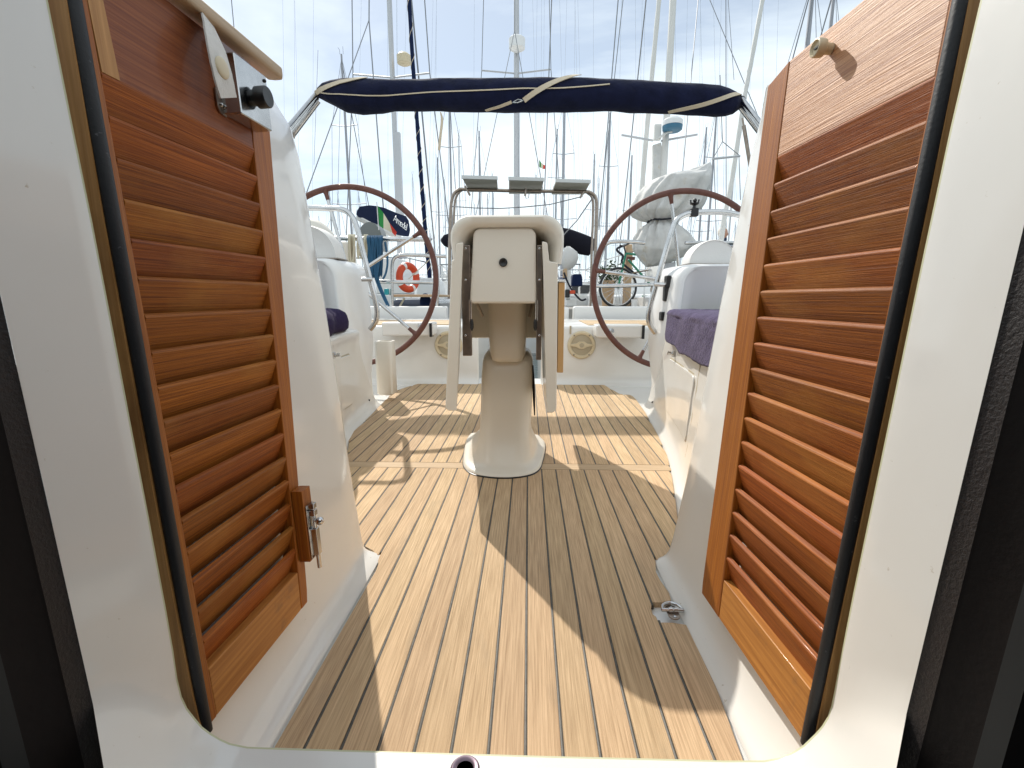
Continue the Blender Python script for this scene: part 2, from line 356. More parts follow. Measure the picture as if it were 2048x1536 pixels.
def outw(i, d):
    a = inn[max(0, i - 1)]; b = inn[min(nI - 1, i + 1)]; t = (b - a).normalized()
    return Vector((t.z, 0, -t.x)) * d
rim = [inn[i] + Vector((0, .003, 0)) for i in range(nI)]
back = [inn[i] + Vector((0, .0050, 0)) for i in range(nI)]
sur = T('companionway_surround', 'white glossy moulded frame around the companionway opening, nearest the viewer', 'door frame', (0, .43, 0))
mb = MB(); mb.loft([rim] + rows, close=False); sur.part('moulding', mb, 'gel', angle=60)
mb = MB(); mb.loft([rim, back], close=False); sur.part('cut_edge', mb, 'lipedge', angle=60)
# jamb: teak strip just aft of the opening, facing inwards
def strip_side(pts_a, pts_b, ya, yb): return [[at(x, y, ya) for x, y in pts_a], [at(x, y, yb) for x, y in pts_b]]
def jamb(inner_px, gask_px, label):
    t = T('door_jamb', label, 'door jamb', at(*inner_px[-1], .45))
    A = [at(x, y, .4445) for x, y in inner_px]; B = [at(x, y, .4445) for x, y in gask_px]
    A2 = [p + (a - b).normalized() * .02 for p, a, b in zip(A, A, B)]
    mb = MB(); rings = []
    for a, b in zip(A2, B): rings.append([a, b, b + Vector((0, .004, 0)), a + Vector((0, .004, 0))])
    mb.loft(rings); t.part('jamb_strip', mb, 'jamb', smooth=False); return t
jamb([(12, -330), (85, 0), (174, 440), (253, 850), (325, 1225), (340, 1310), (357, 1401), (382, 1442), (407, 1470)],
     [(66, -330), (132, 0), (206, 440), (281, 850), (351, 1225), (368, 1310), (387, 1401), (397, 1442), (408, 1472)], 'narrow teak jamb strip beside the black gasket, on the left of the opening')
jamb([(2050, -330), (1971, 0), (1878, 410), (1780, 890), (1714, 1190), (1676, 1385), (1661, 1442), (1638, 1474)],
     [(2012, -330), (1939, 0), (1858, 410), (1757, 890), (1692, 1190), (1650, 1385), (1638, 1442), (1632, 1474)], 'narrow teak jamb strip beside the black gasket, on the right of the opening')
# gaskets
def gasket(p0, p1, label, r=.0068):
    a = at(*p0, .452); b = at(*p1, .452)
    mb = MB(); mb.tube([a.lerp(b, k / 12) for k in range(13)], [lerp(r, r * .86, k / 12) for k in range(13)], 12)
    tag(obj('rubber_gasket', mb, 'rubber'), label, 'rubber seal')
gasket((72, -400), (414, 1462), 'black rubber seal running down the hinge side of the left louvred door')
gasket((2009, -400), (1613, 1488), 'black rubber seal running down the hinge side of the right louvred door', .0070)
# cabin lining on both sides: textured trim, dark panels
def lining(side):
    f = trimL if side < 0 else trimR
    nm = 'left' if side < 0 else 'right'
    ys_ = [-600, 0, 400, 800, 1200, 1536, 1900]
    base = [f(y) for y in ys_]
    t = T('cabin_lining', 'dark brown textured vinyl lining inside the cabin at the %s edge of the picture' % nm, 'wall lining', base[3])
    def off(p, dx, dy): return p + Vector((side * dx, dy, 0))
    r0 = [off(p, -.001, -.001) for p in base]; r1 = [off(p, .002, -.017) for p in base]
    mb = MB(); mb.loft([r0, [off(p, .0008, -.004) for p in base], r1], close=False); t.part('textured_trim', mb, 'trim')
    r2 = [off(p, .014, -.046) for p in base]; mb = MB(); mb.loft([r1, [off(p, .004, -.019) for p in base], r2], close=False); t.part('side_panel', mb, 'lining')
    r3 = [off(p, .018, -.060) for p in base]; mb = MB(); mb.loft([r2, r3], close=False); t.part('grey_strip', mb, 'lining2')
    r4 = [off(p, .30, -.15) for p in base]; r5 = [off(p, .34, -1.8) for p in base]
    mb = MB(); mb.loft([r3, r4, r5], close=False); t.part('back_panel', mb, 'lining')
lining(-1); lining(1)
# cockpit-side wing walls beside the doors, with a cove running to the teak
def wing(side, farpx, xn_tab, xe, label, ztop):
    Yf = 1.035
    far = [at(x, y, Yf - .02) for x, y in farpx]; far.sort(key=lambda p: p.z)
    ft = [(p.z, p.x) for p in far]
    zl = [0.0, .003, .007, .012, .018, .026, .038, .055, .08, .12, .2, .3, .4, .5, .6, .7, .8, .88, .94, 1.0, far[-1].z]
    rows = []
    for z in zl:
        cove = .058 * math.exp(-z / .026) if z > 0 else .058
        r = []
        xf = interp(ft, z); xn = interp(xn_tab, z)
        n = 9
        for k in range(n):
            t = k / (n - 1); y = lerp(.452, Yf - .02, t); x = lerp(xn, xf, t ** 1.1)
            if z == 0: x = xe - side * .0 
            else:
                cv = lerp(.024, .007, t ** 2); x = lerp(x, xe, math.exp(-z / cv)) if z < .12 else x
            zz = z - .004 if z == 0 else z
            if z > .9: zz = lerp(.9 + (z - .9) * .2, z, t)
            r.append(Vector((x, y, zz)))
        r.append(Vector((r[-1].x + side * .004, Yf - .006, r[-1].z))); r.append(Vector((r[-1].x + side * .010, Yf, r[-1].z)))
        r.append(Vector((r[-1].x + side * .45, Yf + .02, r[-1].z)))
        rows.append(r)
    mb = MB(); mb.loft(rows, close=False)
    last = rows[-1]; mb.loft([last, [p + Vector((side * .03, 0, .004)) for p in last], [p + Vector((side * .4, 0, -.02)) for p in last]], close=False)
    o = obj('cockpit_side_wall', mb, 'gel', angle=60); tag(o, label, 'wall')
wing(-1, [(536, 183), (556, 203), (567, 220), (585, 268), (600, 330), (620, 450), (640, 560), (672, 760), (700, 950), (722, 1080), (728, 1125)],
     [(0, -.372), (.12, -.40), (1.0, -.455)], -.345, 'tall white side wall with rounded top between the left louvred door and the cockpit', 1.0)
wing(1, [(1530, 225), (1520, 245), (1505, 300), (1490, 380), (1470, 480), (1450, 570), (1425, 700), (1400, 830), (1370, 980), (1345, 1085), (1335, 1120)],
     [(0, .322), (.12, .352), (1.0, .43)], .296, 'tall white side wall between the right louvred door and the cockpit', 1.0)
# bulkhead outside, below and beside the opening (aft face) so the opening has thickness
mb = MB()
mb.box((-.45, .434, -.009), (.42, .447, zs - .012)); 
tag(obj('companionway_sill', mb, 'gel', bevel=.003), 'low white step under the opening at the forward end of the teak floor', 'sill')
# bolt socket in the sill
p = gz(930, 1541, zs + .001)
t = T('bolt_socket', 'small round metal socket let into the white sill at the bottom of the picture', 'bolt socket', p)
mb = MB(); prof = [(.0155, 0), (.0155, .002), (.0138, .0035), (.0108, .0035), (.0085, .002), (.0085, .001)]
mb.loft([[p + Vector((r * math.cos(2 * PI * k / 28), r * math.sin(2 * PI * k / 28), z)) for k in range(28)] for r, z in prof]); t.part('socket_ring', mb, mat('socket_metal', (.16, .12, .15), .35, .6))
mb = MB(); mb.loft([[p + Vector((r * math.cos(2 * PI * k / 28), r * math.sin(2 * PI * k / 28), .0022)) for k in range(28)] for r in (.0098, .001)]); t.part('socket_hole', mb, 'black')
# ------------------------------------------------------------------ louvred doors
def door(side, HB, FB, HT, feats, label, slat_label):
    HBw = at(*HB[:2], HB[2]); FBw = at(*FB[:2], FB[2]); HTw = at(*HT[:2], HB[2])
    X = (FBw - HBw).normalized(); n = X.cross(HTw - HBw).normalized(); Z = n.cross(X).normalized()
    if Z.z < 0: Z = -Z; n = -n
    if n.x * side > 0: nn = -n
    else: nn = n
    # nn points to the centreline; local axes: X, Yl, Z with right-handed frame
    Yl = Z.cross(X)
    sgn = 1 if Yl.dot(nn) > 0 else -1    # centreline side is +sgn*y local
    t = thing('louvred_door', label, 'door', HBw)
    t.matrix_world = Matrix(((X.x, Yl.x, Z.x, HBw.x), (X.y, Yl.y, Z.y, HBw.y), (X.z, Yl.z, Z.z, HBw.z), (0, 0, 0, 1)))
    def lp(px, py):
        p = onplane(px, py, HBw, n) - HBw; return p.dot(X), p.dot(Z)
    def quadpart(name, pts, m, y0=0.0, y1=-.024, bevel=.0015, par=t, grainx=False, **k):
        P = [Vector((x, 0, z)) for x, z in pts]
        mb = MB(); mb.prism([p + Vector((0, sgn * y0, 0)) for p in P], (0, sgn * (y1 - y0), 0))
        return obj(name, mb, m, par, bevel=bevel, smooth=False, **k)
    def seg(a, b): return lp(*a), lp(*b)
    def lineat(s, z):  # x on a line (pair of local pts) at height z
        (x0, z0), (x1, z1) = s; return x0 + (x1 - x0) * (z - z0) / (z1 - z0)
    hout = seg(*feats['hout']); hin = seg(*feats['hin']); fin = seg(*feats['fin']); fout = seg(*feats['fout'])
    ptop = seg(*feats['ptop']); pbot = seg(*feats['pbot']); rtop = seg(*feats['rtop']); rbot = seg(*feats['rbot'])
    zt0, zt1 = ptop[0][1], ptop[1][1]; zb = (pbot[0][1] + pbot[1][1]) / 2; zr = (rtop[0][1] + rtop[1][1]) / 2; z0 = (rbot[0][1] + rbot[1][1]) / 2
    ZT = (zt0 + zt1) / 2
    print('door', side, 'heights', z0, zr, zb, ZT, 'w', fout[0][0], fin[0][0], hin[0][0])
    hx = lambda z: lineat(hout, z); hi = lambda z: lineat(hin, z); fi = lambda z: lineat(fin, z); fo = lambda z: lineat(fout, z)
    quadpart('hinge_stile', [(hx(z0), z0), (hi(z0), z0), (hi(ZT), ZT), (hx(ZT), ZT)], 'stile')
    cz = ZT - .012
    quadpart('free_stile', [(fi(z0) , z0), (fo(z0) - .002, z0), (fo(z0 + .02), z0 + .02), (fo(cz), cz), (fi(ZT), ZT)], 'stile')
    e = .0004
    quadpart('top_panel', [(hi(zb) + e, zb), (fi(zb) - e, zb), (fi(ZT) - e, ZT), (hi(ZT) + e, ZT)], 'panel' if side < 0 else 'panelpale', y0=-.0006, y1=-.022)
    quadpart('bottom_rail', [(hi(z0) + e, z0), (fi(z0) - e, z0), (fi(zr) - e, zr), (hi(zr) + e, zr)], 'rail', y0=-.0006)
    # slats
    ns = 17; pitch = (zb - zr) / ns; al = math.radians(22 if side < 0 else 19)
    for k in range(ns):
        zc = zr + pitch * (k + .5); hh = pitch * .59; th = .0074
        # top edge towards centreline, bottom edge recessed
        ty, tz = math.sin(al), math.cos(al)
        prof = [(-hh, -th / 2), (-hh, th / 2), (hh - .002, th / 2), (hh, th / 2 - .002), (hh, -th / 2)]
        P = []
        y_mid = -.0105
        for s_, q in prof: P.append((y_mid + s_ * ty + q * tz, zc + s_ * tz - q * ty))
        rings = []
        for xf in (hi, fi):
            ex = -.004 if xf is hi else .004
            rings.append([Vector((xf(z) + ex * .0, sgn * y, z + random.uniform(-.0003, .0003))) for y, z in P])
        mb = MB(); mb.loft(rings)
        obj('slat', mb, 'slat', t, bevel=.0010, smooth=False)
    # thin back board strip closing the lowest gap
    return t, lp, sgn, quadpart, dict(hi=hi, fi=fi, fo=fo, hx=hx, zb=zb, ZT=ZT, zr=zr, z0=z0, X=X, Z=Z, Yl=Yl, o=HBw)
DL = door(-1, (415, 1450, .47), (615, 1200, .707), (155, 0), dict(
    hout=((160, 0), (423, 1455)), hin=((176, 0), (417, 1335)), fin=((508, 293), (597, 1150)), fout=((540, 260), (613, 1160)),
    ptop=((350, 2), (520, 150)), pbot=((197, 150), (508, 293)), rtop=((419, 1340), (580, 1160)), rbot=((430, 1440), (613, 1205))),
    'varnished mahogany louvred door swung open on the left, in shade, with a steel lock', None)
DR = door(1, (1615, 1495, .47), (1405, 1187, .757), (1921, 0), dict(
    hout=((1905, 0), (1612, 1485)), hin=((1900, 0), (1622, 1375)), fin=((1579, 117), (1446, 1160)), fout=((1539, 145), (1403, 1178)),
    ptop=((1579, 117), (1731, 0)), pbot=((1555, 306), (1866, 166)), rtop=((1444, 1158), (1620, 1378)), rbot=((1404, 1186), (1604, 1484))),
    'sunlit varnished mahogany louvred door swung open on the right, with an ivory knob', None)
def L3(D, x, y, z): return Vector((x, D[2] * y, z))
# left door fittings: oak top bar, lock, felt strap, block and barrel bolt
t, lp, sg, qp, G = DL
a = lp(340, -12); b = lp(548, 152)
mb = MB(); za = (a[1] + b[1]) / 2 + .002
pts = [L3(DL, a[0] - .15, .004, za), L3(DL, b[0] - .006, .004, za), L3(DL, b[0] + .004, .004, za - .001)]
rings = []
for p, s in zip(pts, (1, 1, .55)):
    rings.append([p + Vector((0, y * s * .95, z * s)) for y, z in rrect(0, 0, .014, .009, .0055, 4)])
mb.loft(rings); obj('top_bar', mb, 'oak', t)
# lighter patch on the top panel near the hinge is a repaired block
zb, ZT = G['zb'], G['ZT']
x0 = G['hi'](zb) + .001; qp('repair_block', [(x0, zb + .001), (lp(240, 160)[0], zb + .001), (lp(205, 0)[0], ZT - .04), (lp(205, -60)[0], ZT - .001), (x0 - .004, ZT - .001)], 'jamb', y0=.0003, y1=-.012, bevel=.0003)
# lock
def facepoint(px, py, off):
    nw = G['Yl'] * sg; o_ = G['o'] + nw * off
    p = onplane(px, py, o_, nw) - G['o']; return p.dot(G['X']), p.dot(G['Z'])
TK = .026
A_, B_, C_, D_ = facepoint(482, 226, TK), facepoint(543, 262, TK), facepoint(534, 152, TK), facepoint(470, 108, TK)
lx0, lx1 = (A_[0] + D_[0]) / 2, (B_[0] + C_[0]) / 2; lz0, lz1 = (A_[1] + B_[1]) / 2, (C_[1] + D_[1]) / 2
mb = MB(); mb.hexa([L3(DL, x, y, z) for z in (lz0, lz1) for x, y in ((lx0 - .002, 0.001), (lx1, 0.001), (lx1, TK), (lx0, TK))]); lock = obj('lock_case', mb, 'steel', t, bevel=.0018)
mb = MB(); mb.prism([L3(DL, x, .0005, z) for x, z in ((lx0 - .012, lz0 + .006), (lx0 - .008, lz0), (lx0 + .004, lz0 - .002), (lx0 + .004, lz0 + .03), (lx0 - .012, lz0 + .028))], (0, sg * .002, 0)); obj('lock_flange', mb, 'steeld', lock)
knobp = facepoint(508, 196, TK); kc = L3(DL, knobp[0], TK, knobp[1])
mb = MB(); rr = [(0, .010), (.006, .0098), (.006, .0135), (.019, .0135), (.0205, .0125), (.0200, .001)]
mb.loft([[kc + Vector((math.cos(2 * PI * k / 28) * r, sg * d, math.sin(2 * PI * k / 28) * r)) for k in range(28)] for d, r in rr]); obj('lock_knob', mb, 'black', lock)
mb = MB(); mb.sphere(L3(DL, lx1 - .006, TK + .0005, lz1 - .008), .0024); obj('rivet', mb, 'black', lock)
mb = MB(); mb.sphere(L3(DL, lx0 - .005, .003, lz0 + .010), .0030); obj('screw', mb, 'steel', lock)
qp('lock_backing', [(lx0 - .006, lz1 - .01), (lx1 - .008, lz1 - .004), (lx1 - .008, lz1 + .010), (lx1 - .014, lz1 + .013), (lx0 - .006, lz1 + .013)], mat('backing_plate', (.12, .05, .035), .3, .0, .4), y0=.012, y1=0, bevel=.001)
# felt strap with button
sp = [(408, 25), (425, 70), (437, 120), (447, 165), (455, 196)]
wdt = [.010, .0165, .0185, .0185, .0175]
hv = [.004, .022, .030, .031, .030]
mb = MB(); cpts = []
for (x, y), wd, h in zip(sp, wdt, hv):
    q = facepoint(x, y, h); cpts.append(Vector((q[0], sg * h, q[1])))
cc = crom(cpts, 6); ww = crom([Vector((w_, 0, 0)) for w_ in wdt], 6)
tn = [(cc[min(i + 1, len(cc) - 1)] - cc[max(i - 1, 0)]).normalized() for i in range(len(cc))]
wv = [Vector((-tt.z, 0, tt.x)).normalized() * (w_.x + .0007 * noise.noise(Vector((i * 3.1, 0, 0)))) for i, (tt, w_) in enumerate(zip(tn, ww))]
mb.ribbon(cc, wv, (0, sg * .0022, 0)); strap = obj('felt_strap', mb, 'felt', t)
bc = cc[14] + Vector((0, sg * .0025, 0)); mb = MB(); mb.sphere(bc, .0120, 22, 12, (1, .28, 1)); obj('button', mb, 'ivory', strap)
# wooden block with barrel bolt near the bottom of the free stile
BLK = .019
qa = facepoint(618, 972, BLK); qb = facepoint(632, 1112, BLK); bz1 = qa[1]; bz0 = qb[1]; blkr = G['fo']((bz0 + bz1) / 2) + .004; blkl = blkr - .026
mb = MB(); mb.hexa([L3(DL, x, y, z) for z in (bz0, bz1) for x, y in ((blkl, .001), (blkr, .001), (blkr, BLK), (blkl, BLK))])
blk = obj('bolt_block', mb, 'stile', t, bevel=.001)
hz = bz1 - bz0; xm = (blkl + blkr) / 2 + .001
mb = MB(); mb.hexa([L3(DL, x, y, z) for z in (bz0 + .03 * hz, bz1 - .22 * hz) for x, y in ((blkl + .003, BLK + .0003), (blkr - .001, BLK + .0003), (blkr - .001, BLK + .0024), (blkl + .003, BLK + .0024))]); bolt = obj('barrel_bolt', mb, 'steel', t, bevel=.0006)
mb = MB(); yb_ = BLK + .007
mb.tube([L3(DL, xm, yb_, bz0 - .017), L3(DL, xm, yb_, bz1 - .20 * hz)], .0036, 14); obj('bolt_rod', mb, 'steel', bolt)
for a_, b_ in ((.06, .44), (.62, .70), (.72, .79)):
    mb = MB(); mb.hexa([L3(DL, x, y, z) for z in (bz0 + a_ * hz, bz0 + b_ * hz) for x, y in ((xm - .0065, BLK + .002), (xm + .0065, BLK + .002), (xm + .0052, yb_ + .0048), (xm - .0052, yb_ + .0048))]); obj('bolt_guide', mb, 'steel', bolt, bevel=.001)
mb = MB(); mb.sphere(L3(DL, xm - .001, yb_ + .010, bz0 + .54 * hz), .0068, 18, 12); mb.tube([L3(DL, xm, yb_, bz0 + .54 * hz), L3(DL, xm - .001, yb_ + .010, bz0 + .54 * hz)], .0032, 10); obj('bolt_knob', mb, 'steel', bolt)
# right door: knob and pale top bar behind the panel
t2, lp2, sg2, qp2, G2 = DR
q = lp2(1662, 98)
mb = MB(); kc = Vector((q[0], 0, q[1])); pr = [(0, .0062), (.008, .0062), (.010, .0098), (.017, .0105), (.020, .0098), (.0205, .0085), (.0175, .007), (.0165, .001)]
mb.loft([[kc + Vector((math.cos(2 * PI * k / 24) * r, sg2 * d, math.sin(2 * PI * k / 24) * r)) for k in range(24)] for d, r in pr]); kn = obj('knob', mb, 'ivory', t2)
mb = MB(); mb.box((kc.x - .0042, min(sg2 * .0160, sg2 * .0185), kc.z - .0008), (kc.x + .0042, max(sg2 * .0160, sg2 * .0185), kc.z + .0008)); obj('knob_slot', mb, 'black', kn)
a = lp2(1660, 15); zt = G2['ZT']
mb = MB(); mb.loft([[Vector((x, sg2 * (-.030 + y), zt + .006 + z)) for y, z in rrect(0, 0, .010, .010, .004, 3)] for x in (lp2(1625, 75)[0], G2['hi'](zt) + -.10)]); obj('top_bar', mb, 'oak', t2)
# ------------------------------------------------------------------ padeye on the right
pc = gz(1345, 1226, .004)
t = T('folding_padeye', 'folding stainless D-ring padeye in a round white recess at the right edge of the teak', 'padeye', pc)
mb = MB(); base = rrect(0, 0, .011, .021, .0105, 6)
mb.prism([pc + Vector((x, y, 0)) for x, y in base], (0, 0, .003)); t.part('base_plate', mb, 'steeld', bevel=.001)
mb = MB(); mb.tube([pc + Vector((x, 0, .006)) for x in (-.021, .021)], .0036, 10); mb.tube([pc + Vector((x, 0, .006)) for x in (-.008, -.001)], .0052, 12); mb.tube([pc + Vector((x, 0, .006)) for x in (.002, .009)], .0052, 12); t.part('hinge_barrel', mb, 'steel')
mb = MB(); mb.tube([pc + Vector((-.019 * math.cos(PI * k / 16), .021 * math.sin(PI * k / 16), .007)) for k in range(17)], .0031, 10); t.part('ring', mb, 'steel')
for dy_ in (-.014, .012):
    mb = MB(); mb.sphere(pc + Vector((.001, dy_, .0034)), .0036, 14, 8, (1, 1, .35)); t.part('screw', mb, 'steel')
# ================================================================== COCKPIT TABLE
tc_ = at(1010, 900, 1.85); TB = Vector((tc_.x, 1.85, 0))
tb = T('cockpit_table', 'cream moulded cockpit table on a thick pedestal with both leaves folded down', 'table', TB)
def ringpx(y0, xl, xr, py, Yb, r=None, n=8, zz=None):
    a = at(xl, py, y0); b = at(xr, py, y0); z = a.z if zz is None else zz
    hx = (b.x - a.x) / 2; cx = (a.x + b.x) / 2; hy = (Yb - y0) / 2
    return [Vector((x, y, z)) for x, y in rrect(cx, y0 + hy, hx, hy, r or min(hx, hy) * .55, n)]
# base skirt
c0 = gz(1008, 957); 
def base_ring(s, z, dyf=0):
    pts = []
    for px, py in ((925, 925), (930, 940), (945, 950), (975, 956), (1008, 958), (1040, 956), (1066, 950), (1080, 940), (1086, 925), (1092, 893), (1084, 880), (1070, 872), (1010, 866), (950, 869), (938, 873), (930, 888)):
        pts.append(gz(px, py))
    cc = sum(pts, Vector()) / len(pts)
    sm = crom(pts, 4, True)
    return [Vector((cc.x + (p.x - cc.x) * s, cc.y + (p.y - cc.y) * s + dyf, z)) for p in sm]
mb = MB(); mb.loft([base_ring(1.0, .0004), base_ring(.998, .0025), base_ring(.985, .004)]); tb.part('base_seal', mb, 'black')
lower = []
skirt = [(.985, .0045), (.972, .011), (.93, .015), (.87, .018), (.81, .024), (.775, .034), (.765, .05)]
R0 = [base_ring(s, z) for s, z in skirt]
# blend to trunk ring with the same point count by angle
def trunk(xl, xr, z, y0=1.66, yb=2.02, rr=.06):
    a = at(xl, 0, y0) if False else None
    k = (y0 * .984 - (z - .6) * -.179)  # placeholder depth
    return None
def ring_at(z, xl, xr, yf, yb, rad, n=64):
    """rounded rectangle with n points, starting at left-front going like base_ring"""
    cx = (xl + xr) / 2; cy = (yf + yb) / 2; hx = (xr - xl) / 2; hy = (yb - yf) / 2
    ref = R0[0]; cc = sum(ref, Vector()) / len(ref); out = []
    for p in ref:
        d = Vector((p.x - cc.x, p.y - cc.y)); d.normalize()
        # superellipse radius
        e = 5.0; q = (abs(d.x / hx) ** e + abs(d.y / hy) ** e) ** (-1 / e)
        out.append(Vector((cx + d.x * q, cy + d.y * q, z)))
    return out
def xat(px, z, Y):  # x of pixel column px at depth Y, height z
    # solve along image column: choose py giving height z
    lo, hi = -400, 1900
    for _ in range(40):
        m_ = (lo + hi) / 2
        if at(px, m_, Y).z > z: lo = m_
        else: hi = m_
    return at(px, (lo + hi) / 2, Y).x
YF = 1.62
tr = []
for z, xl, xr, yf, yb in ((.075, 951, 1064, 1.60, 1.97), (.12, 955, 1062, 1.615, 1.96), (.2, 957, 1064, 1.625, 1.95), (.32, 959, 1066, 1.635, 1.94), (.375, 962, 1066, 1.645, 1.94), (.395, 966, 1062, 1.66, 1.92), (.405, 972, 1056, 1.70, 1.89)):
    tr.append(ring_at(z, xat(xl, z, yf), xat(xr, z, yf), yf, yb, .05))
mb = MB(); mb.loft(R0[:6] + tr); tb.part('pedestal', mb, 'gel2', angle=70)
# dark slot on the pedestal's right flank
mb = MB(); mb.tube([Vector((xat(1063, z, 1.66) + .003 + (0.42 - z) * .035, 1.69 + (.42 - z) * .1, z)) for z in (.36, .30, .24, .17)], [.002, .005, .005, .002], 8); tb.part('slot', mb, 'lining')
up = []
for z, xl, xr, yf, yb in ((.378, 990, 1040, 1.64, 1.86), (.384, 982, 1046, 1.615, 1.88), (.40, 978, 1050, 1.605, 1.89), (.45, 975, 1052, 1.60, 1.90), (.60, 972, 1054, 1.59, 1.92), (.76, 968, 1057, 1.57, 1.94)):
    up.append(ring_at(z, xat(xl, z, yf), xat(xr, z, yf), yf, yb, .05))
mb = MB(); mb.loft(up); tb.part('column', mb, 'gel2', angle=70)
# cap: moulded arch with hollow underside
YT = 1.40; YB = 2.15
def capring(y, dx, dtop, zb_l, zb_r, d=0):
    pts = []
    l = xat(900, .72, YT) + dx; r = xat(1128, .72, YT) - dx
    zt = at(1010, 428, YT).z - dtop
    zl = at(905, 520, YT).z + zb_l; zr_ = at(1122, 528, YT).z + zb_r
    rad = .058
    pts.append((l + .006, zl)); pts.append((l, zl + .05))
    for k in range(9):
        a = PI - PI / 2 * k / 8; pts.append((l + rad + rad * math.cos(a), zt - rad + rad * math.sin(a) * 1.0))
    for k in range(9):
        a = PI / 2 - PI / 2 * k / 8; pts.append((r - rad + rad * math.cos(a), zt - rad + rad * math.sin(a)))
    pts.append((r, zr_ + .05)); pts.append((r - .006, zr_))
    return [Vector((x, y, z)) for x, z in pts]
mb = MB()
mb.loft([capring(YB, .01, .004, 0, 0), capring(YT + .02, .0, .0, 0, 0), capring(YT + .006, .002, .002, 0, 0), capring(YT, .007, .008, 0, 0), capring(YT + .002, .012, .022, 0, 0), capring(YT + .012, .020, .030, 0, 0), capring(YT + .10, .050, .042, .03, .03), capring(YB - .05, .052, .045, .03, .03)], close=False)
cap = tb.part('cap', mb, 'gel2', angle=50)
# drawer box in front
def hx8(xl, xr, yt, yb, Y0, Y1, z1=None, rt=0):
    a = at(xl[0], yb, Y0); b = at(xr[0], yb, Y0); c = at(xr[1], yt, Y0); d = at(xl[1], yt, Y0)
    P = [a, b, Vector((b.x, Y1, a.z)), Vector((a.x, Y1, a.z)), d, c, Vector((c.x, Y1, c.z)), Vector((d.x, Y1, d.z))]
    return P
Y0 = 1.425
pts = []
A = at(939, 607, Y0); B = at(1073, 608, Y0); Tz = at(1010, 455, Y0).z; l2 = at(946, 480, Y0).x; r2 = at(1072, 480, Y0).x; ra = .024
pts = [(A.x, A.z), (B.x, A.z)] + [(r2 - ra + ra * math.cos(PI / 2 * k / 6), Tz - ra + ra * math.sin(PI / 2 * k / 6)) for k in range(7)] + [(l2 + ra - ra * math.sin(PI / 2 * k / 6), Tz - ra + ra * math.cos(PI / 2 * k / 6)) for k in range(7)]
mb = MB(); mb.prism([Vector((x, Y0, z)) for x, z in pts], (0, .34, 0)); tb.part('storage_box', mb, 'gel2', bevel=.009, seg=4)
k0 = at(1006.5, 525, Y0)
mb = MB(); mb.loft([[k0 + Vector((r * math.cos(2 * PI * i / 24), y, r * math.sin(2 * PI * i / 24))) for i in range(24)] for y, r in ((.001, .0125), (-.004, .0125), (-.006, .0105), (-.005, .008), (-.0035, .001))]); tb.part('lock_button', mb, 'black')
# leaves
def leaf(xlb, xlt, xrb, xrt, yb, yt, stepx, stepy, side):
    a = at(xlb, yb, YT); b = at(xrb, yb, YT); c = at(xrt, yt, YT); d = at(xlt, yt, YT)
    zt2 = at(stepx[0], stepy, YT).z; s0 = at(stepx[0], stepy, YT).x; s1 = at(stepx[1], stepy, YT).x
    if side < 0: prof = [(a.x + .008, a.z), (b.x - .006, b.z), (c.x, c.z), (s1, zt2), (s0, zt2 - .004), (s0 - .006, c.z + .004), (d.x, d.z), (a.x, a.z + .01)]
    else: prof = [(a.x + .006, a.z), (b.x - .010, b.z), (b.x, b.z + .012), (c.x, c.z), (s1 + .006, c.z + .004), (s1, zt2 - .004), (s0, zt2), (d.x, d.z)]
    mb = MB(); mb.prism([Vector((x, YT, z)) for x, z in prof], (-.098 if side < 0 else .006, .74, 0)); return tb.part('leaf', mb, 'gel2', bevel=.004, seg=3)
leaf(891, 903, 917, 925, 822, 521, (912, 927), 484, -1)
lr = leaf(1089, 1086, 1113, 1116, 826, 525, (1084, 1095), 482, 1)
P0 = at(1117, 745, YT + .02); P1 = at(1128, 565, YT + .02)
mb = MB(); mb.box((at(1116.5, 650, YT).x, YT + .015, P0.z), (at(1129, 650, YT).x, YT + .30, P1.z)); tb.part('teak_edging', mb, 'oakv', bevel=.002)
mb = MB(); mb.box((at(1117, 650, YT).x, YT + .010, P1.z + .001), (at(1129, 650, YT).x, YT + .30, P1.z + .006)); tb.part('edging_cap', mb, 'gelw', bevel=.001)
# steel support bars with rods
for s, xs, yb in ((-1, (925.5, 940), 712), (1, (1072, 1085), 720)):
    Yb_ = YT + .03
    a = at(xs[0], yb, Yb_); b = at(xs[1], 490, Yb_)
    mb = MB(); mb.box((min(a.x, b.x), Yb_, a.z), (max(a.x, b.x) , Yb_ + .02, b.z)); bar = tb.part('hinge_bar', mb, 'steeld', bevel=.002)
    xr = at(941 if s < 0 else 1073.5, 610, Yb_).x
    for dx_ in (-.003, .003):
        mb = MB(); mb.tube([Vector((xr + dx_, Yb_ - .006, at(940, 642, Yb_).z)), Vector((xr + dx_, Yb_ - .004, at(940, 600, Yb_).z))], .0011, 8); tb.sub('rod', mb, 'steel', bar)
    mb = MB(); mb.tube([Vector((xr - s * .004, Yb_ - .008, at(940, z, Yb_).z)) for z in (638, 645, 655, 661)], [.003, .0055, .0055, .002], 10); tb.sub('pivot', mb, 'black', bar)
    for py in (497, 560, 671):
        p = at(931 if s < 0 else 1079, py, Yb_); mb = MB(); mb.sphere(Vector((p.x, Yb_, p.z)), .0035, 12, 6, (1, .4, 1)); tb.sub('screw', mb, 'steel', bar)
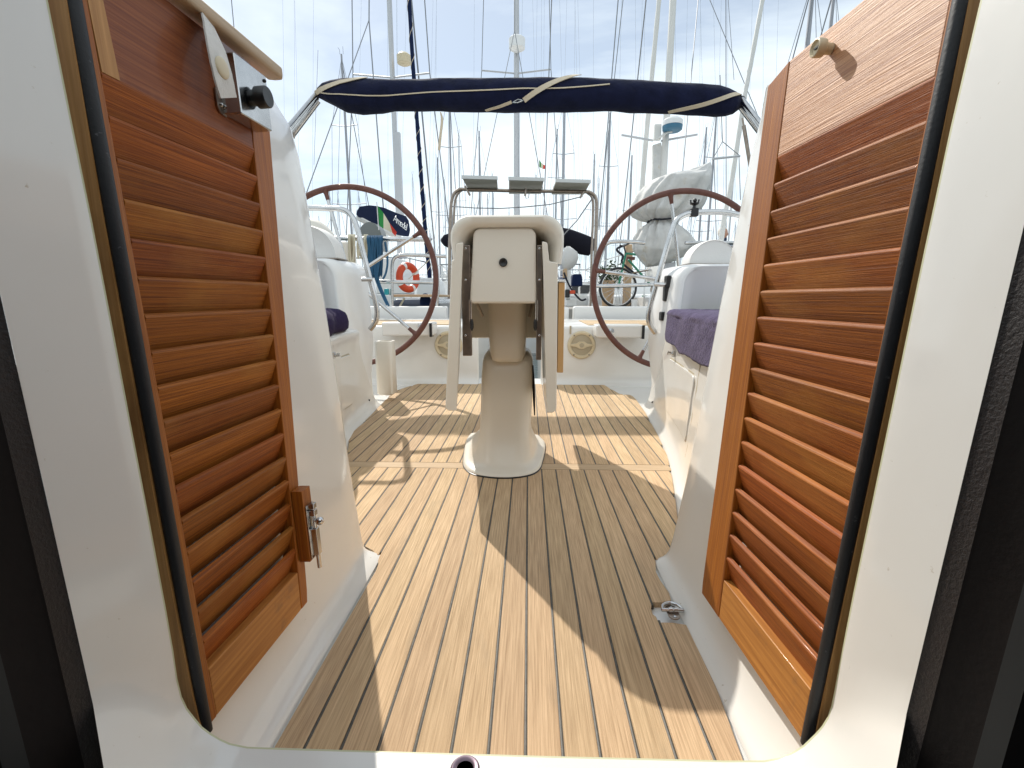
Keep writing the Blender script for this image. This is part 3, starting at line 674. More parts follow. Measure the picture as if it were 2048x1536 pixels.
# underside brace panel seen between column and bars
mb = MB(); zb_ = at(1000, 676, 1.9).z
mb.box((at(935, 640, 1.98).x, 1.98, at(1000, 676, 1.98).z), (at(1082, 640, 1.98).x, 2.02, .80)); tb.part('aft_panel', mb, 'gel2', bevel=.004)
for s in (-1, 1):
    mb = MB(); x0 = at(948 if s < 0 else 1068, 600, 1.7).x; mb.tube([Vector((x0, 1.7, .60)), Vector((x0 - s * .015, 1.85, .53))], .006, 6); tb.part('stay', mb, 'steeld')
# ================================================================== BENCHES, CONSOLES
def bench(side):
    TAB = LB if side < 0 else RB
    s = side; nm = 'left' if s < 0 else 'right'
    def bx(y, z):   # inner wall x at depth y and height z
        x0 = interp(TAB, y) + s * .045 * (1 - math.exp(-z / .025))
        top = interp([(1.05, -.70), (1.5, -.755), (2.2, -.80), (2.62, -.885)] if s < 0 else [(1.05, .52), (1.5, .565), (2.2, .640), (2.62, .71)], y)
        return lerp(x0, max(x0 * s, top * s) * s, min(1, z / .40) ** 1.2)
    zt = .445
    t = T('cockpit_bench', 'white moulded cockpit bench on the %s of the teak floor, with a locker door' % nm, 'bench', (interp(TAB, 1.8) + s * .3, 1.8, 0))
    rows = []; ylist = [1.045, 1.125, 1.3, 1.5, 1.7, 1.9, 2.1, 2.3, 2.5, 2.62]
    for y in ylist:
        r = [Vector((bx(y, 0), y, -.006))]
        for z in (.003, .008, .018, .035, .06, .1, .2, .3, .40, .425): r.append(Vector((bx(y, z), y, z)))
        r += [Vector((bx(y, .44) + s * .004, y, .438)), Vector((bx(y, .44) + s * .014, y, zt)), Vector((bx(y, .44) + s * .06, y, zt)), Vector((s * 1.75, y, zt)), Vector((s * 1.75, y, -.006))]
        rows.append(r)
    mb = MB(); mb.loft(rows, close=False); mb.add([Vector((p.x, p.y + .0001, p.z)) for p in rows[-1]], [tuple(range(len(rows[-1])))])
    t.part('bench_moulding', mb, 'gel', angle=50)
    # locker door, slightly proud, with dark seam behind
    def panel(y0, y1, z0, z1, pr, m, name, grow=0, r=.03):
        y0 -= grow; y1 += grow; z0 -= grow; z1 += grow; rings = []
        us = [0, .15, .4, .7, 1]; st = [y0 + r * u for u in us] + [lerp(y0 + r, y1 - r, k / 12) for k in range(1, 12)] + [y1 - r * u for u in reversed(us)]
        for y in st:
            e = max(0, (y0 + r - y) / r, (y - (y1 - r)) / r); dz = r * (1 - math.sqrt(max(0, 1 - e * e)))
            zz = [lerp(z0 + dz, z1 - dz, q / 6) for q in range(7)]
            rings.append([Vector((bx(y, z) - s * pr, y, z)) for z in zz] + [Vector((bx(y, z) + s * .02, y, z)) for z in reversed(zz)])
        mb = MB(); mb.loft(rings); return t.part(name, mb, m, bevel=.003 if not grow else 0)
    Ys = (1.55, 2.22) if s < 0 else (1.62, 2.12)
    panel(Ys[0], Ys[1], .10, .335, .0008, 'ivory2', 'door_seam', grow=.006)
    d = panel(Ys[0], Ys[1], .10, .335, .007, 'gel', 'locker_door')
    # latch
    yl = Ys[1] - (.30 if s < 0 else .10); zl = .365
    x = bx(yl, zl) - s * .002
    mb = MB(); mb.box((min(x, x - s * .010), yl - .010, zl - .012), (max(x, x - s * .010), yl + .010, zl + .014)); la = t.part('latch', mb, 'steel', bevel=.002)
    mb = MB(); mb.tube([Vector((x - s * .008, yl, zl)), Vector((x - s * .028, yl + .002, zl + .004))], [.006, .008], 12); t.sub('latch_knob', mb, 'steel', la)
    # vertical seams
    for yy in ((1.40,) if s < 0 else (1.42, 1.58)):
        mb = MB(); mb.loft([[Vector((bx(yy, z) - s * .0012, yy - .0035, z)), Vector((bx(yy, z) - s * .0012, yy + .0035, z)), Vector((bx(yy, z) + s * .004, yy, z))] for z in (.06, .1, .2, .3, .42)]); t.part('seam', mb, 'ivory2')
    mb = MB(); xs = bx(2.5, .05); mb.sphere(Vector((xs - s * .001, 2.5, .05)), .006, 10, 6); t.part('drain_hole', mb, 'black')
    return bx
bxL = bench(-1); bxR = bench(1)
def console(side):
    s = side; nm = 'left' if s < 0 else 'right'
    Y0, Y1 = 2.27, 2.62
    xin = at(746, 600, 2.62).x if s < 0 else at(1297, 600, 2.62).x; wallx = bxL if s < 0 else bxR
    t = T('helm_console', 'white moulded helm console with a wide rounded front on the %s, ahead of the wheel' % nm, 'helm console', (xin + s * .35, 2.45, .44))
    zt = at(660 if s < 0 else 1400, 514 if s < 0 else 526, Y0).z
    xo = xin + s * .75
    # front profile (x,z): inner side rounded at the top
    def ring(y, ins, ex=0):
        pts = []
        xi = xin + s * ins; z1 = zt - ex
        pts.append((wallx(2.6, .03) + s * (ins + .002), -.005)); pts.append((wallx(2.6, .1) + s * (ins + .0), .10)); pts.append((xi - s * .002, .36)); pts.append((xi, .43)); pts.append((xi + s * .004, .50)); pts.append((xi + s * .014, .60))
        r = .085
        for k in range(9):
            a = PI / 2 * k / 8; pts.append((xi + s * (.022 + r - r * math.cos(a)), z1 - r + r * math.sin(a)))
        pts.append((xo, z1 + .004)); pts.append((xo, -.005))
        return [Vector((x, y + max(-.0, p_z - .44) * .12, p_z)) for x, p_z in pts]
    mb = MB(); mb.loft([ring(Y0 + .012, .050, .028), ring(Y0 + .003, .060, .018), ring(Y0, .050, .012), ring(Y0 + .008, .036, .004), ring(Y0 + .03, .026, 0), ring(Y0 + .16, .006, 0), ring(Y1 - .04, 0, 0), ring(Y1, .012, .010)])
    t.part('console_moulding', mb, 'gelw', angle=45)
    # instrument pod with rounded canvas cover on top
    ccx = at(676, 470, 2.42).x - .155 if s < 0 else at(1425, 490, 2.42).x
    rp = .150 if s < 0 else .115
    zb = zt + .002
    prof = []
    def dome(y, r): return [Vector((ccx + r * math.cos(PI * k / 20), y, zb + r * (1.05 if s < 0 else .98) * math.sin(PI * k / 20))) for k in range(21)]
    mb = MB(); mb.loft([dome(2.395, rp * .97), dome(2.39, rp), dome(2.40, rp * 1.03), dome(2.50, rp * 1.03), dome(2.51, rp * .9)]); t.part('instrument_cover', mb, 'nonslip', angle=50)
    mb = MB(); mb.loft([[Vector((ccx + rp * 1.06 * c, y, z)) for c, y, z in ((-1, 2.385, zb - .002), (1, 2.385, zb - .002), (1, 2.385, zb + .004), (-1, 2.385, zb + .004))], [Vector((ccx + rp * 1.06 * c, y, z)) for c, y, z in ((-1, 2.52, zb - .002), (1, 2.52, zb - .002), (1, 2.52, zb + .004), (-1, 2.52, zb + .004))]]); t.part('cover_base', mb, 'steeld')
    # side fittings
    xf = xin - s * .001
    if s > 0:
        for (px, py, hw, hh) in ((1331, 563, .013, .030), (1322, 585, .010, .042), (1310, 633, .012, .022)):
            p = at(px, py, 2.36); mb = MB(); mb.box((xin - .002 + (p.z - .43) * .10, 2.40 - hw * 2, p.z - hh), (xin + .02 + (p.z - .43) * .10, 2.40 + hw * 2, p.z + hh)); t.part('hand_hold', mb, 'black', bevel=.006)
    if s < 0:
        p0 = at(723, 559, 2.40); mb = MB(); mb.tube([p0, p0 + Vector((.05, .01, .002))], .011, 12); t.part('rail_stub', mb, 'steel')
    else:
        p0 = at(1334, 570, 2.40); mb = MB(); mb.tube([p0, p0 + Vector((-.06, .01, .004))], .011, 12); t.part('rail_stub', mb, 'steel')
    return t
console(-1); console(1)
# guard rails
def guard(pxs, label, Y=2.46):
    pts = [at(x, y, Y) for x, y in pxs]; c = crom(pts, 6)
    t = T('grab_rail', label, 'grab rail', (pts[-1].x, Y, .44))
    mb = MB(); mb.tube(c, .0135, 14); t.part('tube', mb, 'steel')
    return t
guard([(540, 560), (545, 470), (560, 432), (590, 418), (618, 416), (655, 417), (680, 418), (700, 428), (713, 452), (725, 500), (738, 551), (750, 598), (754, 622), (752, 642), (740, 659)], 'bent stainless grab rail arching over the left helm console')
guard([(1530, 520), (1518, 462), (1498, 438), (1469, 428), (1440, 424), (1395, 425), (1372, 429), (1354, 440), (1344, 461), (1323, 532), (1302, 607), (1297, 632), (1300, 650), (1311, 666)], 'bent stainless grab rail arching over the right helm console')
# clamp mount on right rail
p = at(1388, 425, 2.46); t = T('clamp_mount', 'small black clamp mount on top of the right grab rail', 'clamp', p)
mb = MB(); mb.box(tuple(p + Vector((-.018, -.018, -.020))), tuple(p + Vector((.018, .018, .020)))); t.part('clamp', mb, 'black', bevel=.005)
mb = MB(); mb.tube([p + Vector((0, 0, .02)), p + Vector((0, 0, .032)), p + Vector((0, 0, .038)), p + Vector((0, 0, .044))], [.008, .007, .02, .022], 12); mb.sphere(p + Vector((.001, 0, .056)), .010, 12, 8)
mb.tube([p + Vector((-.018, 0, .045)), p + Vector((-.020, 0, .058))], .004, 8); mb.tube([p + Vector((.018, 0, .045)), p + Vector((.020, 0, .06))], .004, 8); t.part('mount', mb, 'black')
# bench cushions / towels
def towel(side):
    s = side; bx = bxL if s < 0 else bxR
    y0, y1 = 1.05, 2.255
    if s < 0:
        # dark cushion lying on the bench with rounded end
        mb = MB(); rings = []
        for k in range(26):
            t_ = k / 25; y = lerp(y0, y1, t_); e = 1 - .5 * max(0, (t_ - .9) / .1) ** 2
            xi = bx(y, .44) - s * .004 + (1 - e) * s * .05; 
            pr = [(0, .0), (-.012, .02), (-.015, .05), (-.008, .085), (.02, .102), (.06, .105), (.2, .10), (.45, .10), (.45, 0)]
            rings.append([Vector((xi + s * a, y, .449 + max(0, b * e + .004 * noise.noise(Vector((a * 20, y * 9, b * 30)))))) for a, b in pr])
        mb.loft(rings); o = obj('cushion', mb, 'navyc', angle=70); tag(o, 'dark purple-blue towelling cushion on the left bench, in shade', 'cushion')
        return
    rings = []
    nY, nP = 44, 40
    for k in range(nY):
        t_ = k / (nY - 1); y = lerp(y0, y1, t_); r = []
        xi = bx(y, .44) - s * .012
        drop = interp([(1.1, .135), (1.5, .128), (1.8, .125), (2.1, .112), (2.2, .09), (2.26, .055)], y) + .018 * noise.noise(Vector((y * 5.1, 1.7, 0)))
        endr = max(0, (t_ - .90) / .10)
        for j in range(nP):
            u = j / (nP - 1)
            if u < .45: # hang on the front, from bottom to edge
                v = u / .45; z = .525 - drop * (1 - v); x = xi - s * (.006 + .010 * (1 - v)) + s * .012 * noise.noise(Vector((y * 7, z * 5, 3)))
            elif u < .62:
                a = (u - .45) / .17 * PI / 2; z = .525 + .022 * math.sin(a); x = xi - s * .006 + s * .03 * (1 - math.cos(a))
            else:
                v = (u - .62) / .38; x = xi + s * (.024 + .42 * v); z = .547 + .004 * noise.noise(Vector((x * 9, y * 9, 0)))
            z += .003 * noise.noise(Vector((x * 30, y * 30, z * 30))); yy = y - .03 * endr * (1 if u < .45 else 0) * (1 - u / .45 if u < .45 else 0)
            x += s * .03 * endr ** 3
            r.append(Vector((x, yy, z)))
        rings.append(r)
    mb = MB(); mb.loft(rings, close=False); o = obj('towel', mb, 'towel', angle=180)
    so_ = o.modifiers.new('thick', 'SOLIDIFY'); so_.thickness = .006
    tag(o, 'crumpled purple towel draped over the cushion edge of the right bench', 'towel')
    mb = MB(); rings = []
    for k in range(12):
        y = lerp(y0, y1 + .005, k / 11); xi = bx(y, .44) - .002; e = 1 if k < 11 else .8
        rings.append([Vector((xi + a, y, .449 + b * e)) for a, b in ((.01, 0), (0, .02), (0, .065), (.012, .085), (.05, .088), (.45, .088), (.45, 0))])
    mb.loft(rings); tag(obj('cushion', mb, 'navyc', angle=60), 'dark blue bench cushion under the purple towel on the right bench', 'cushion')
towel(-1); towel(1)
# bottle holder at the end of the left bench
a = at(749, 690, 2.70); b = at(783, 690, 2.70); zt = at(765, 683, 2.70).z; zb = at(765, 785, 2.78).z
cxh = (a.x + b.x) / 2; t = T('bottle_holder', 'tall flat cream plastic holder, open-topped, at the aft end of the left bench', 'holder', (cxh, 2.72, zb))
mb = MB()
def hr(z, g): return [Vector((x, y, z)) for x, y in rrect(cxh, 2.74, (b.x - a.x) / 2 - g, .055 - g, .022, 5)]
mb.loft([hr(zb, .01), hr(zb + .01, 0), hr(zt - .004, 0), hr(zt, .002), hr(zt, .012), hr(zt - .2, .014)]); t.part('case', mb, 'gel2', angle=50)
# ================================================================== WHEELS
def wheel(px, py, rpx, Y, angs, label, arc=None):
    c = at(px, py, Y); rim = at(px, py - rpx, Y); R = rim.z - c.z
    t = T('steering_wheel', label, 'steering wheel', c)
    mb = MB(); n = 96; q = 12; rr = .0175
    rings = [[c + Vector(((R + rr * math.cos(2 * PI * j / q)) * math.cos(2 * PI * i / n), rr * math.sin(2 * PI * j / q), (R + rr * math.cos(2 * PI * j / q)) * math.sin(2 * PI * i / n))) for j in range(q)] for i in range(n)]
    mb.loft(rings + [rings[0]], True, False); t.part('rim', mb, 'leather', angle=80)
    mb = MB(); mb.loft([[c + Vector((r * math.cos(2 * PI * k / 24), y, r * math.sin(2 * PI * k / 24))) for k in range(24)] for y, r in ((-.03, .02), (-.03, .045), (-.02, .05), (.02, .05), (.05, .03), (.16, .03))]); t.part('hub', mb, 'steel')
    for a in angs:
        d = Vector((math.cos(math.radians(a)), 0, math.sin(math.radians(a))))
        mb = MB(); mb.tube([c + d * .04, c + d * (R - .05)], .0105, 12); sp = t.part('spoke', mb, 'steel')
        mb = MB(); mb.tube([c + d * (R - .065), c + d * (R - .03), c + d * (R - .006)], [.011, .013, .02], 12); t.sub('spoke_boot', mb, 'leather', sp)
    # steering pedestal behind the wheel
    return c, R
wheel(700, 556, 183, 2.98, [103, 31, -41, -113, 175], 'large brown leather-wrapped steering wheel on the left side of the cockpit')
wheel(1361, 565, 183, 2.98, [100, 172, 244, 316, 28], 'large brown leather-wrapped steering wheel on the right side of the cockpit')
# ================================================================== AFT BULKHEAD, HATCH LIDS, SPEAKERS
YA = 3.315
za = at(1000, 652, YA).z; 
t = T('stern_bulkhead', 'white aft wall of the cockpit with a walk-through gap behind the table', 'wall', (0, YA, 0))
gap0 = at(957, 720, YA).x; gap1 = at(1082, 720, YA).x
for name, xa, xb in (('left_section', -1.9, gap0), ('right_section', gap1, 1.9)):
    mb = MB()
    prof = [(YA - .05, -.008), (YA - .02, .01), (YA - .005, .04), (YA, .09), (YA, za - .02), (YA + .006, za - .006), (YA + .02, za), (YA + 1.15, za), (YA + 1.15, -.6), (YA, -.6)]
    xs = [xa, xa + .01, xb - .01, xb] if False else [xa, xb]
    mb.loft([[Vector((x, y, z)) for y, z in prof] for x in xs]); t.part('bulkhead_section', mb, 'gel', bevel=.012, seg=3)
# notch near the right
p = at(1147, 640, YA); mb = MB(); mb.box((at(1140, 640, YA - .01).x, YA - .006, at(1147, 668, YA).z), (at(1143, 640, YA).x, YA + .02, za + .002)); t.part('joint', mb, 'ivory2')
# teak seat strips on top
mb_ = T('aft_deck_teak', 'teak laid on the aft deck behind the wheels, in narrow light strips', 'teak decking', (0, YA + .5, za))
for xa, xb in ((-1.85, at(905, 640, YA + .3).x), (at(1170, 645, YA + .3).x, 1.85)):
    n = 9
    for k in range(n):
        y0 = YA + .09 + k * .075
        mb = MB(); mb.box((xa, y0, za), (xb, y0 + .068, za + .006)); mb_.part('plank', mb, 'teakx', smooth=False)
# far wall / transom coaming
zc = at(1000, 613, YA + 1.18).z
for xa, xb, w_ in ((at(640, 620, YA + 1.2).x - 1.0, at(893, 620, YA + 1.2).x, 'left'), (at(1147, 620, YA + 1.2).x, 2.9, 'right')):
    mb = MB(); mb.box((xa, YA + 1.2, -.5), (xb, YA + 1.32, zc)); o = obj('stern_coaming', mb, 'nonslip', bevel=.02, seg=3); tag(o, 'low grey-white stern coaming behind the aft deck, %s half' % w_, 'wall')
mb = MB(); mb.box((at(1120, 620, YA + 1.2).x, YA + 1.205, -.5), (at(1138, 620, YA + 1.2).x, YA + 1.3, zc - .01)); tag(obj('stern_gate_post', mb, 'gelw', bevel=.015), 'short white post between the two halves of the stern coaming', 'post')
# folding helm seat lids
for (x0, x1, y0, y1, kx, ky, lab) in ((763, 866, 645, 672, 841, 652, 'left'), (1192, 1290, 650, 676, 1222, 663, 'right')):
    Y = YA - .16
    a = at(x0, y1, Y); b = at(x1, y0, Y)
    t = T('helm_seat_lid', 'white folding helm seat lid on the stern bulkhead behind the %s wheel' % lab, 'seat', (a.x, Y, a.z))
    mb = MB(); mb.box((a.x, Y, a.z), (b.x, YA - .002, b.z)); t.part('lid', mb, 'gel', bevel=.014, seg=3)
    k = at(kx, ky, Y); mb = MB(); mb.loft([[k + Vector((r * math.cos(2 * PI * i / 20), y, r * math.sin(2 * PI * i / 20))) for i in range(20)] for y, r in ((.002, .022), (-.004, .021), (-.006, .012), (-.010, .009), (-.011, .001))]); t.part('turn_catch', mb, 'steel')
    for xx in ((x1 - 5, x1 - 1) if lab == 'right' else (x1 - 8, x1 - 2),):
        q0 = at(xx[0], y0 + 1, Y - .01); q1 = at(xx[1], y1 + 2, Y - .01); mb = MB(); mb.box((q0.x, Y - .012, q1.z), (q1.x, Y + .05, q0.z)); t.part('end_bracket', mb, 'black', bevel=.003)
# speakers
def speaker(px, py, lab):
    c = at(px, py, YA - .004); R = .098
    t = T('speaker', lab, 'loudspeaker', c)
    mb = MB(); mb.loft([[c + Vector((r * math.cos(2 * PI * k / 40), y, r * math.sin(2 * PI * k / 40))) for k in range(40)] for y, r in ((.003, R), (-.008, R * .98), (-.014, R * .90), (-.012, R * .76), (-.006, R * .74))], True, False); t.part('bezel', mb, 'ivory')
    mb = MB(); mb.loft([[c + Vector((r * math.cos(2 * PI * k / 40), y, r * math.sin(2 * PI * k / 40))) for k in range(40)] for y, r in ((-.005, R * .75), (-.010, R * .4), (-.011, .001))], True, False); t.part('grille', mb, 'ivory2')
    mb = MB(); w0 = R * .78
    mb.prism([c + Vector((x * w0, -.019, z * R)) for x, z in ((-1, -.07), (-.5, -.12), (-.2, -.26), (.2, -.26), (.5, -.12), (1, -.07), (1, .07), (.5, .12), (.2, .26), (-.2, .26), (-.5, .12), (-1, .07))], (0, .012, 0)); t.part('cross_bar', mb, 'ivory', bevel=.002)
    mb = MB(); mb.loft([[c + Vector((r * math.cos(2 * PI * k / 20), y, r * math.sin(2 * PI * k / 20))) for k in range(20)] for y, r in ((-.018, R * .17), (-.022, R * .15), (-.0225, .001))]); t.part('centre_cap', mb, 'ivory2')
    for a in (52, 128, 232, 308):
        d = c + Vector((math.cos(math.radians(a)) * R * .87, -.014, math.sin(math.radians(a)) * R * .87)); mb = MB(); mb.sphere(d, .006, 10, 6); t.part('screw', mb, 'steeld')
speaker(897, 690, 'round ivory loudspeaker in the stern bulkhead left of the table, half hidden by its leaf')
speaker(1163, 690, 'round ivory loudspeaker in the stern bulkhead right of the table')
# ================================================================== BIMINI
YBm = 4.42
prof_px = [(636, 176, 196), (648, 166, 203), (665, 161, 211), (690, 158, 224), (720, 158.5, 228), (760, 160, 226), (785, 160, 222), (830, 160, 222), (880, 159, 222), (930, 158.5, 223), (980, 158, 224), (1030, 157.5, 225), (1080, 156.5, 224), (1130, 157, 223), (1180, 158, 222), (1230, 160, 222), (1265, 162, 225), (1300, 164, 226), (1350, 167, 227), (1400, 169, 229), (1435, 172, 232), (1455, 178, 231), (1470, 185, 227), (1482, 196, 217)]
stn = []
for x, yt, yb in prof_px:
    a = at(x, yt, YBm); b = at(x, yb, YBm); stn.append((x, a.x, (a.z + b.z) / 2, (a.z - b.z) / 2))
fine = []
for (p0, x0, z0, r0), (p1, x1, z1, r1) in zip(stn, stn[1:]):
    for k in range(5):
        t_ = k / 5; fine.append((lerp(p0, p1, t_), lerp(x0, x1, t_), lerp(z0, z1, t_), lerp(r0, r1, t_)))
fine.append(stn[-1])
bt = T('bimini', 'rolled navy blue bimini canopy tied with cream straps on stainless bows, high across the cockpit', 'canopy', (0, YBm, .9))
mb = MB(); rings = []
for i, (p, x, z, r) in enumerate(fine):
    ring = []
    for k in range(40):
        a = 2 * PI * k / 40
        wv_ = 1 + .05 * noise.noise(Vector((x * 2.6 + math.cos(a), math.sin(a) * 1.6, 4))) + .035 * noise.noise(Vector((x * 7, math.cos(a) * 3, math.sin(a) * 3)))
        ring.append(Vector((x, YBm + math.cos(a) * r * wv_ * .95, z + math.sin(a) * r * wv_)))
    rings.append(ring)
mb.loft(rings); bt.part('rolled_canvas', mb, 'navy', angle=70)
def onroll(px, py, lift=.006):
    for (p0, x0, z0, r0), (p1, x1, z1, r1) in zip(fine, fine[1:]):
        if p0 <= px <= p1: f = (px - p0) / (p1 - p0); zc, rc = lerp(z0, z1, f), lerp(r0, r1, f); break
    else: zc, rc = (fine[0][2], fine[0][3]) if px < fine[0][0] else (fine[-1][2], fine[-1][3])
    p = at(px, py, YBm)
    d = max(-1, min(1, (p.z - zc) / rc)); y = YBm - math.sqrt(max(0, 1 - d * d)) * rc * .99
    q = Vector((p.x, y, zc + d * rc)); n = Vector((0, y - YBm, q.z - zc)); n.normalize() if n.length > 0 else None
    return q + n * lift, n
def rollband(pts, hw, m, name, lift=.008, n=7):
    cc = crom([Vector((x, y, 0)) for x, y in pts], n); P = []; Nn = []
    for c in cc: q, nn = onroll(c.x, c.y, lift); P.append(q); Nn.append(nn)
    rings = []
    for i, (q, nn) in enumerate(zip(P, Nn)):
        tt = (P[min(i + 1, len(P) - 1)] - P[max(0, i - 1)]).normalized(); s_ = tt.cross(nn).normalized() * hw
        rings.append([q - s_, q + s_, q + s_ - nn * .005, q - s_ - nn * .005])
    mb = MB(); mb.loft(rings); return bt.part(name, mb, m)
rollband([(635, 190), (660, 184), (690, 177), (715, 170), (738, 162)], .018, 'web', 'strap')
rollband([(1048, 210), (1075, 195), (1110, 178), (1140, 166), (1158, 159)], .020, 'web', 'strap', lift=.02)
rollband([(972, 223), (1000, 219), (1024, 213)], .012, 'web', 'strap')
rollband([(1479, 192), (1455, 200), (1430, 209), (1400, 217), (1370, 222), (1335, 226)], .016, 'web', 'strap')
rollband([(640, 189), (660, 195), (690, 200), (730, 203), (765, 203), (810, 200), (870, 196), (940, 194), (1000, 192), (1045, 190), (1080, 190), (1120, 189), (1160, 186), (1190, 183), (1215, 180)], .0045, 'web', 'piping', lift=.004)
h0, _ = onroll(1026, 213, .02); h1, _ = onroll(1047, 210, .02)
mb = MB(); mb.tube([h0, (h0 + h1) / 2 + Vector((0, -.01, .012)), h1], .005, 8); mb.tube([h0, (h0 + h1) / 2 + Vector((0, -.01, -.012)), h1], .005, 8); bt.part('hook', mb, 'steel')
# bows: three tubes each side fanning out below the canopy ends
for (ex, ey), targets in (((634, 196), ((478, 372, 3.5), (500, 366, 3.95), (525, 352, 4.4))), ((1481, 205), ((1655, 420, 3.5), (1628, 405, 3.95), (1600, 372, 4.4)))):
    for k, (tx, ty, tY) in enumerate(targets):
        a = at(ex + (k - 1) * (3 if ex < 1000 else -3), ey - 6 + k * 6, YBm + (k - 1) * .03); b = at(tx, ty, tY)
        mb = MB(); mb.tube([a, a.lerp(b, .5), b, Vector((b.x, b.y, .3))], .021, 12); bt.part('bow', mb, 'steel')
mb = MB(); a = at(634, 190, YBm); mb.sphere(a, .028, 12, 8); bt.part('joint_fitting', mb, 'black')
mb = MB(); a = at(1483, 200, YBm); mb.sphere(a, .032, 12, 8); bt.part('joint_fitting', mb, 'black')
for a_, b_ in (((590, 238), (586, 276)), ((1485, 236), (1501, 335))):
    mb = MB(); mb.tube([at(*a_, 4.34), at(a_[0] + (b_[0] - a_[0]) * .15, a_[1] + (b_[1] - a_[1]) * .15, 4.34)], .008, 8); mb.tube([at(a_[0] + (b_[0] - a_[0]) * .15, a_[1] + (b_[1] - a_[1]) * .15, 4.34), at(*b_, 4.34)], .016, 8); bt.part('tension_strap', mb, 'steeld')
mb = MB(); sp_ = crom([at(881, 224, 3.93), at(884, 240, 3.93), at(881, 270, 3.92), at(878, 300, 3.92)], 6)
mb.ribbon(sp_, [Vector((w_, 0, 0)) for w_ in [.004 + .006 * min(1, k / 6) for k in range(len(sp_))]], (0, .003, 0)); bt.part('hanging_strap', mb, 'web')
# ================================================================== CABIN BEHIND THE CAMERA
cb = T('cabin_interior', 'dark brown cabin walls around the viewer, seen only as the darkness at both picture edges', 'cabin', (0, -1, -.9))
mb = MB()
for lo, hi in (((-1.6, -2.6, -.95), (1.5, .25, -.9)), ((-1.6, -2.62, -.9), (1.5, -2.58, 1.3)), ((-1.62, -2.6, -.9), (-1.6, .3, 1.3)), ((1.5, -2.6, -.9), (1.52, .3, 1.3)), ((-1.6, -2.6, 1.3), (1.5, -.55, 1.33))):
    mb.box(lo, hi)
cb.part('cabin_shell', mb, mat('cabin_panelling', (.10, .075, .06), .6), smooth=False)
mb = MB(); mb.box((-.47, .19, -.9), (.45, .262, zs - .01)); cb.part('step_panel', mb, 'lining', smooth=False)
# ================================================================== MARINA
WZ = -0.75
def colx(px, Y, z): return xat(px, z, Y)
def hull_mesh(L, B, fb, fine=1.0):
    mb = MB(); rings = []
    for k in range(13):
        t = k / 12; y = t * L; w_ = B / 2 * (0.78 + .30 * t if t < .4 else max(.012, .9 * (1 - ((t - .4) / .6) ** 2.2)) ** 1.0); sh = fb + .25 * t * t
        rings.append([Vector((x * w_, y, z)) for x, z in ((-.55, -.15), (-.93, .25 * fb), (-1, .75 * fb), (-.99, sh), (-.94, sh + .03), (-.6, sh + .06), (.6, sh + .06), (.94, sh + .03), (.99, sh), (1, .75 * fb), (.93, .25 * fb), (.55, -.15))])
    return mb.loft(rings)
def cabin_mesh(L, B, fb):
    mb = MB(); rings = []
    for t, h, w_ in ((.30, .02, .50), (.31, .50, .46), (.40, .56, .46), (.60, .42, .40), (.72, .05, .30)):
        y = t * L; rings.append([Vector((x * B * w_, y, fb + .03 + z)) for x, z in ((-1, 0), (-.93, h * .8), (-.8, h), (.8, h), (.93, h * .8), (1, 0))])
    return mb.loft(rings)
def rails_mesh(L, B, fb):
    mb = MB()
    for s in (-1, 1):
        for z in (.42, .78):
            mb.tube([Vector((s * B * .40, .05, fb + z)), Vector((s * B * .46, L * .2, fb + z)), Vector((s * B * .46, L * .5, fb + z)), Vector((s * B * .25, L * .85, fb + z + .1))], .012, 4)
        for t in (.02, .2, .4, .6): mb.tube([Vector((s * B * (.40 if t < .1 else .46), L * t, fb)), Vector((s * B * (.40 if t < .1 else .46), L * t, fb + .80))], .014, 4)
    for z in (.42, .78): mb.tube([Vector((-B * .40, .05, fb + z)), Vector((B * .40, .05, fb + z))], .016, 4)
    return mb
LENS = 13.0; BEAM = 4.2
proto = {}
proto['hull'] = obj('hull', hull_mesh(LENS, BEAM, 1.35), 'gelw').data
proto['cabin'] = obj('cabin', cabin_mesh(LENS, BEAM, 1.35), 'gelw', angle=25).data
proto['rails'] = obj('guard_rails', rails_mesh(LENS, BEAM, 1.35), 'steel').data
mb = MB(); 
for s in (-1, 1):
    for t in (.36, .44, .52): mb.box((s * BEAM * .44 - .06, LENS * t, 1.35 + .2), (s * BEAM * .44 + .06, LENS * t + .6, 1.35 + .36))
mb.box((-.9, LENS * .3 - .01, 1.5), (.9, LENS * .3 + .04, 1.8))
proto['windows'] = obj('window_band', mb, 'glass').data
mb = MB()   # sprayhood
mb.loft([[Vector((x * r_, LENS * t, 1.35 + .4 + z * r_ * .62)) for x, z in [(math.cos(PI * k / 10), math.sin(PI * k / 10)) for k in range(11)]] for t, r_ in ((.27, 1.35), (.30, 1.38), (.38, 1.25), (.40, 1.0))])
proto['hood'] = obj('sprayhood', mb, 'navy2', angle=60).data
for o in list(COL.objects):
    if o.type == 'MESH' and o.data in proto.values(): bpy.data.objects.remove(o)
def covermesh(L0, h):
    mb = MB(); rings = []
    for k in range(9):
        t = k / 8; y = -L0 * (1 - t); hh = h * (.45 + .55 * t) * (1 + .06 * math.sin(k * 2.3)); rings.append([Vector((x * hh * .42, y, z * hh)) for x, z in ((-.5, 0), (-1, .25), (-.8, .7), (0, 1), (.8, .7), (1, .25), (.5, 0))])
    return mb.loft(rings)
covers = {}
for c in ('navy2', 'blackc', 'tarp', 'web', 'greenm'):
    o = obj('sail_cover', covermesh(5.2, .62), c); covers[c] = o.data; bpy.data.objects.remove(o)
def link(name, me, par, loc=(0, 0, 0), m=None):
    o = bpy.data.objects.new(name, me); COL.objects.link(o); o.parent = par; o.location = loc; return o
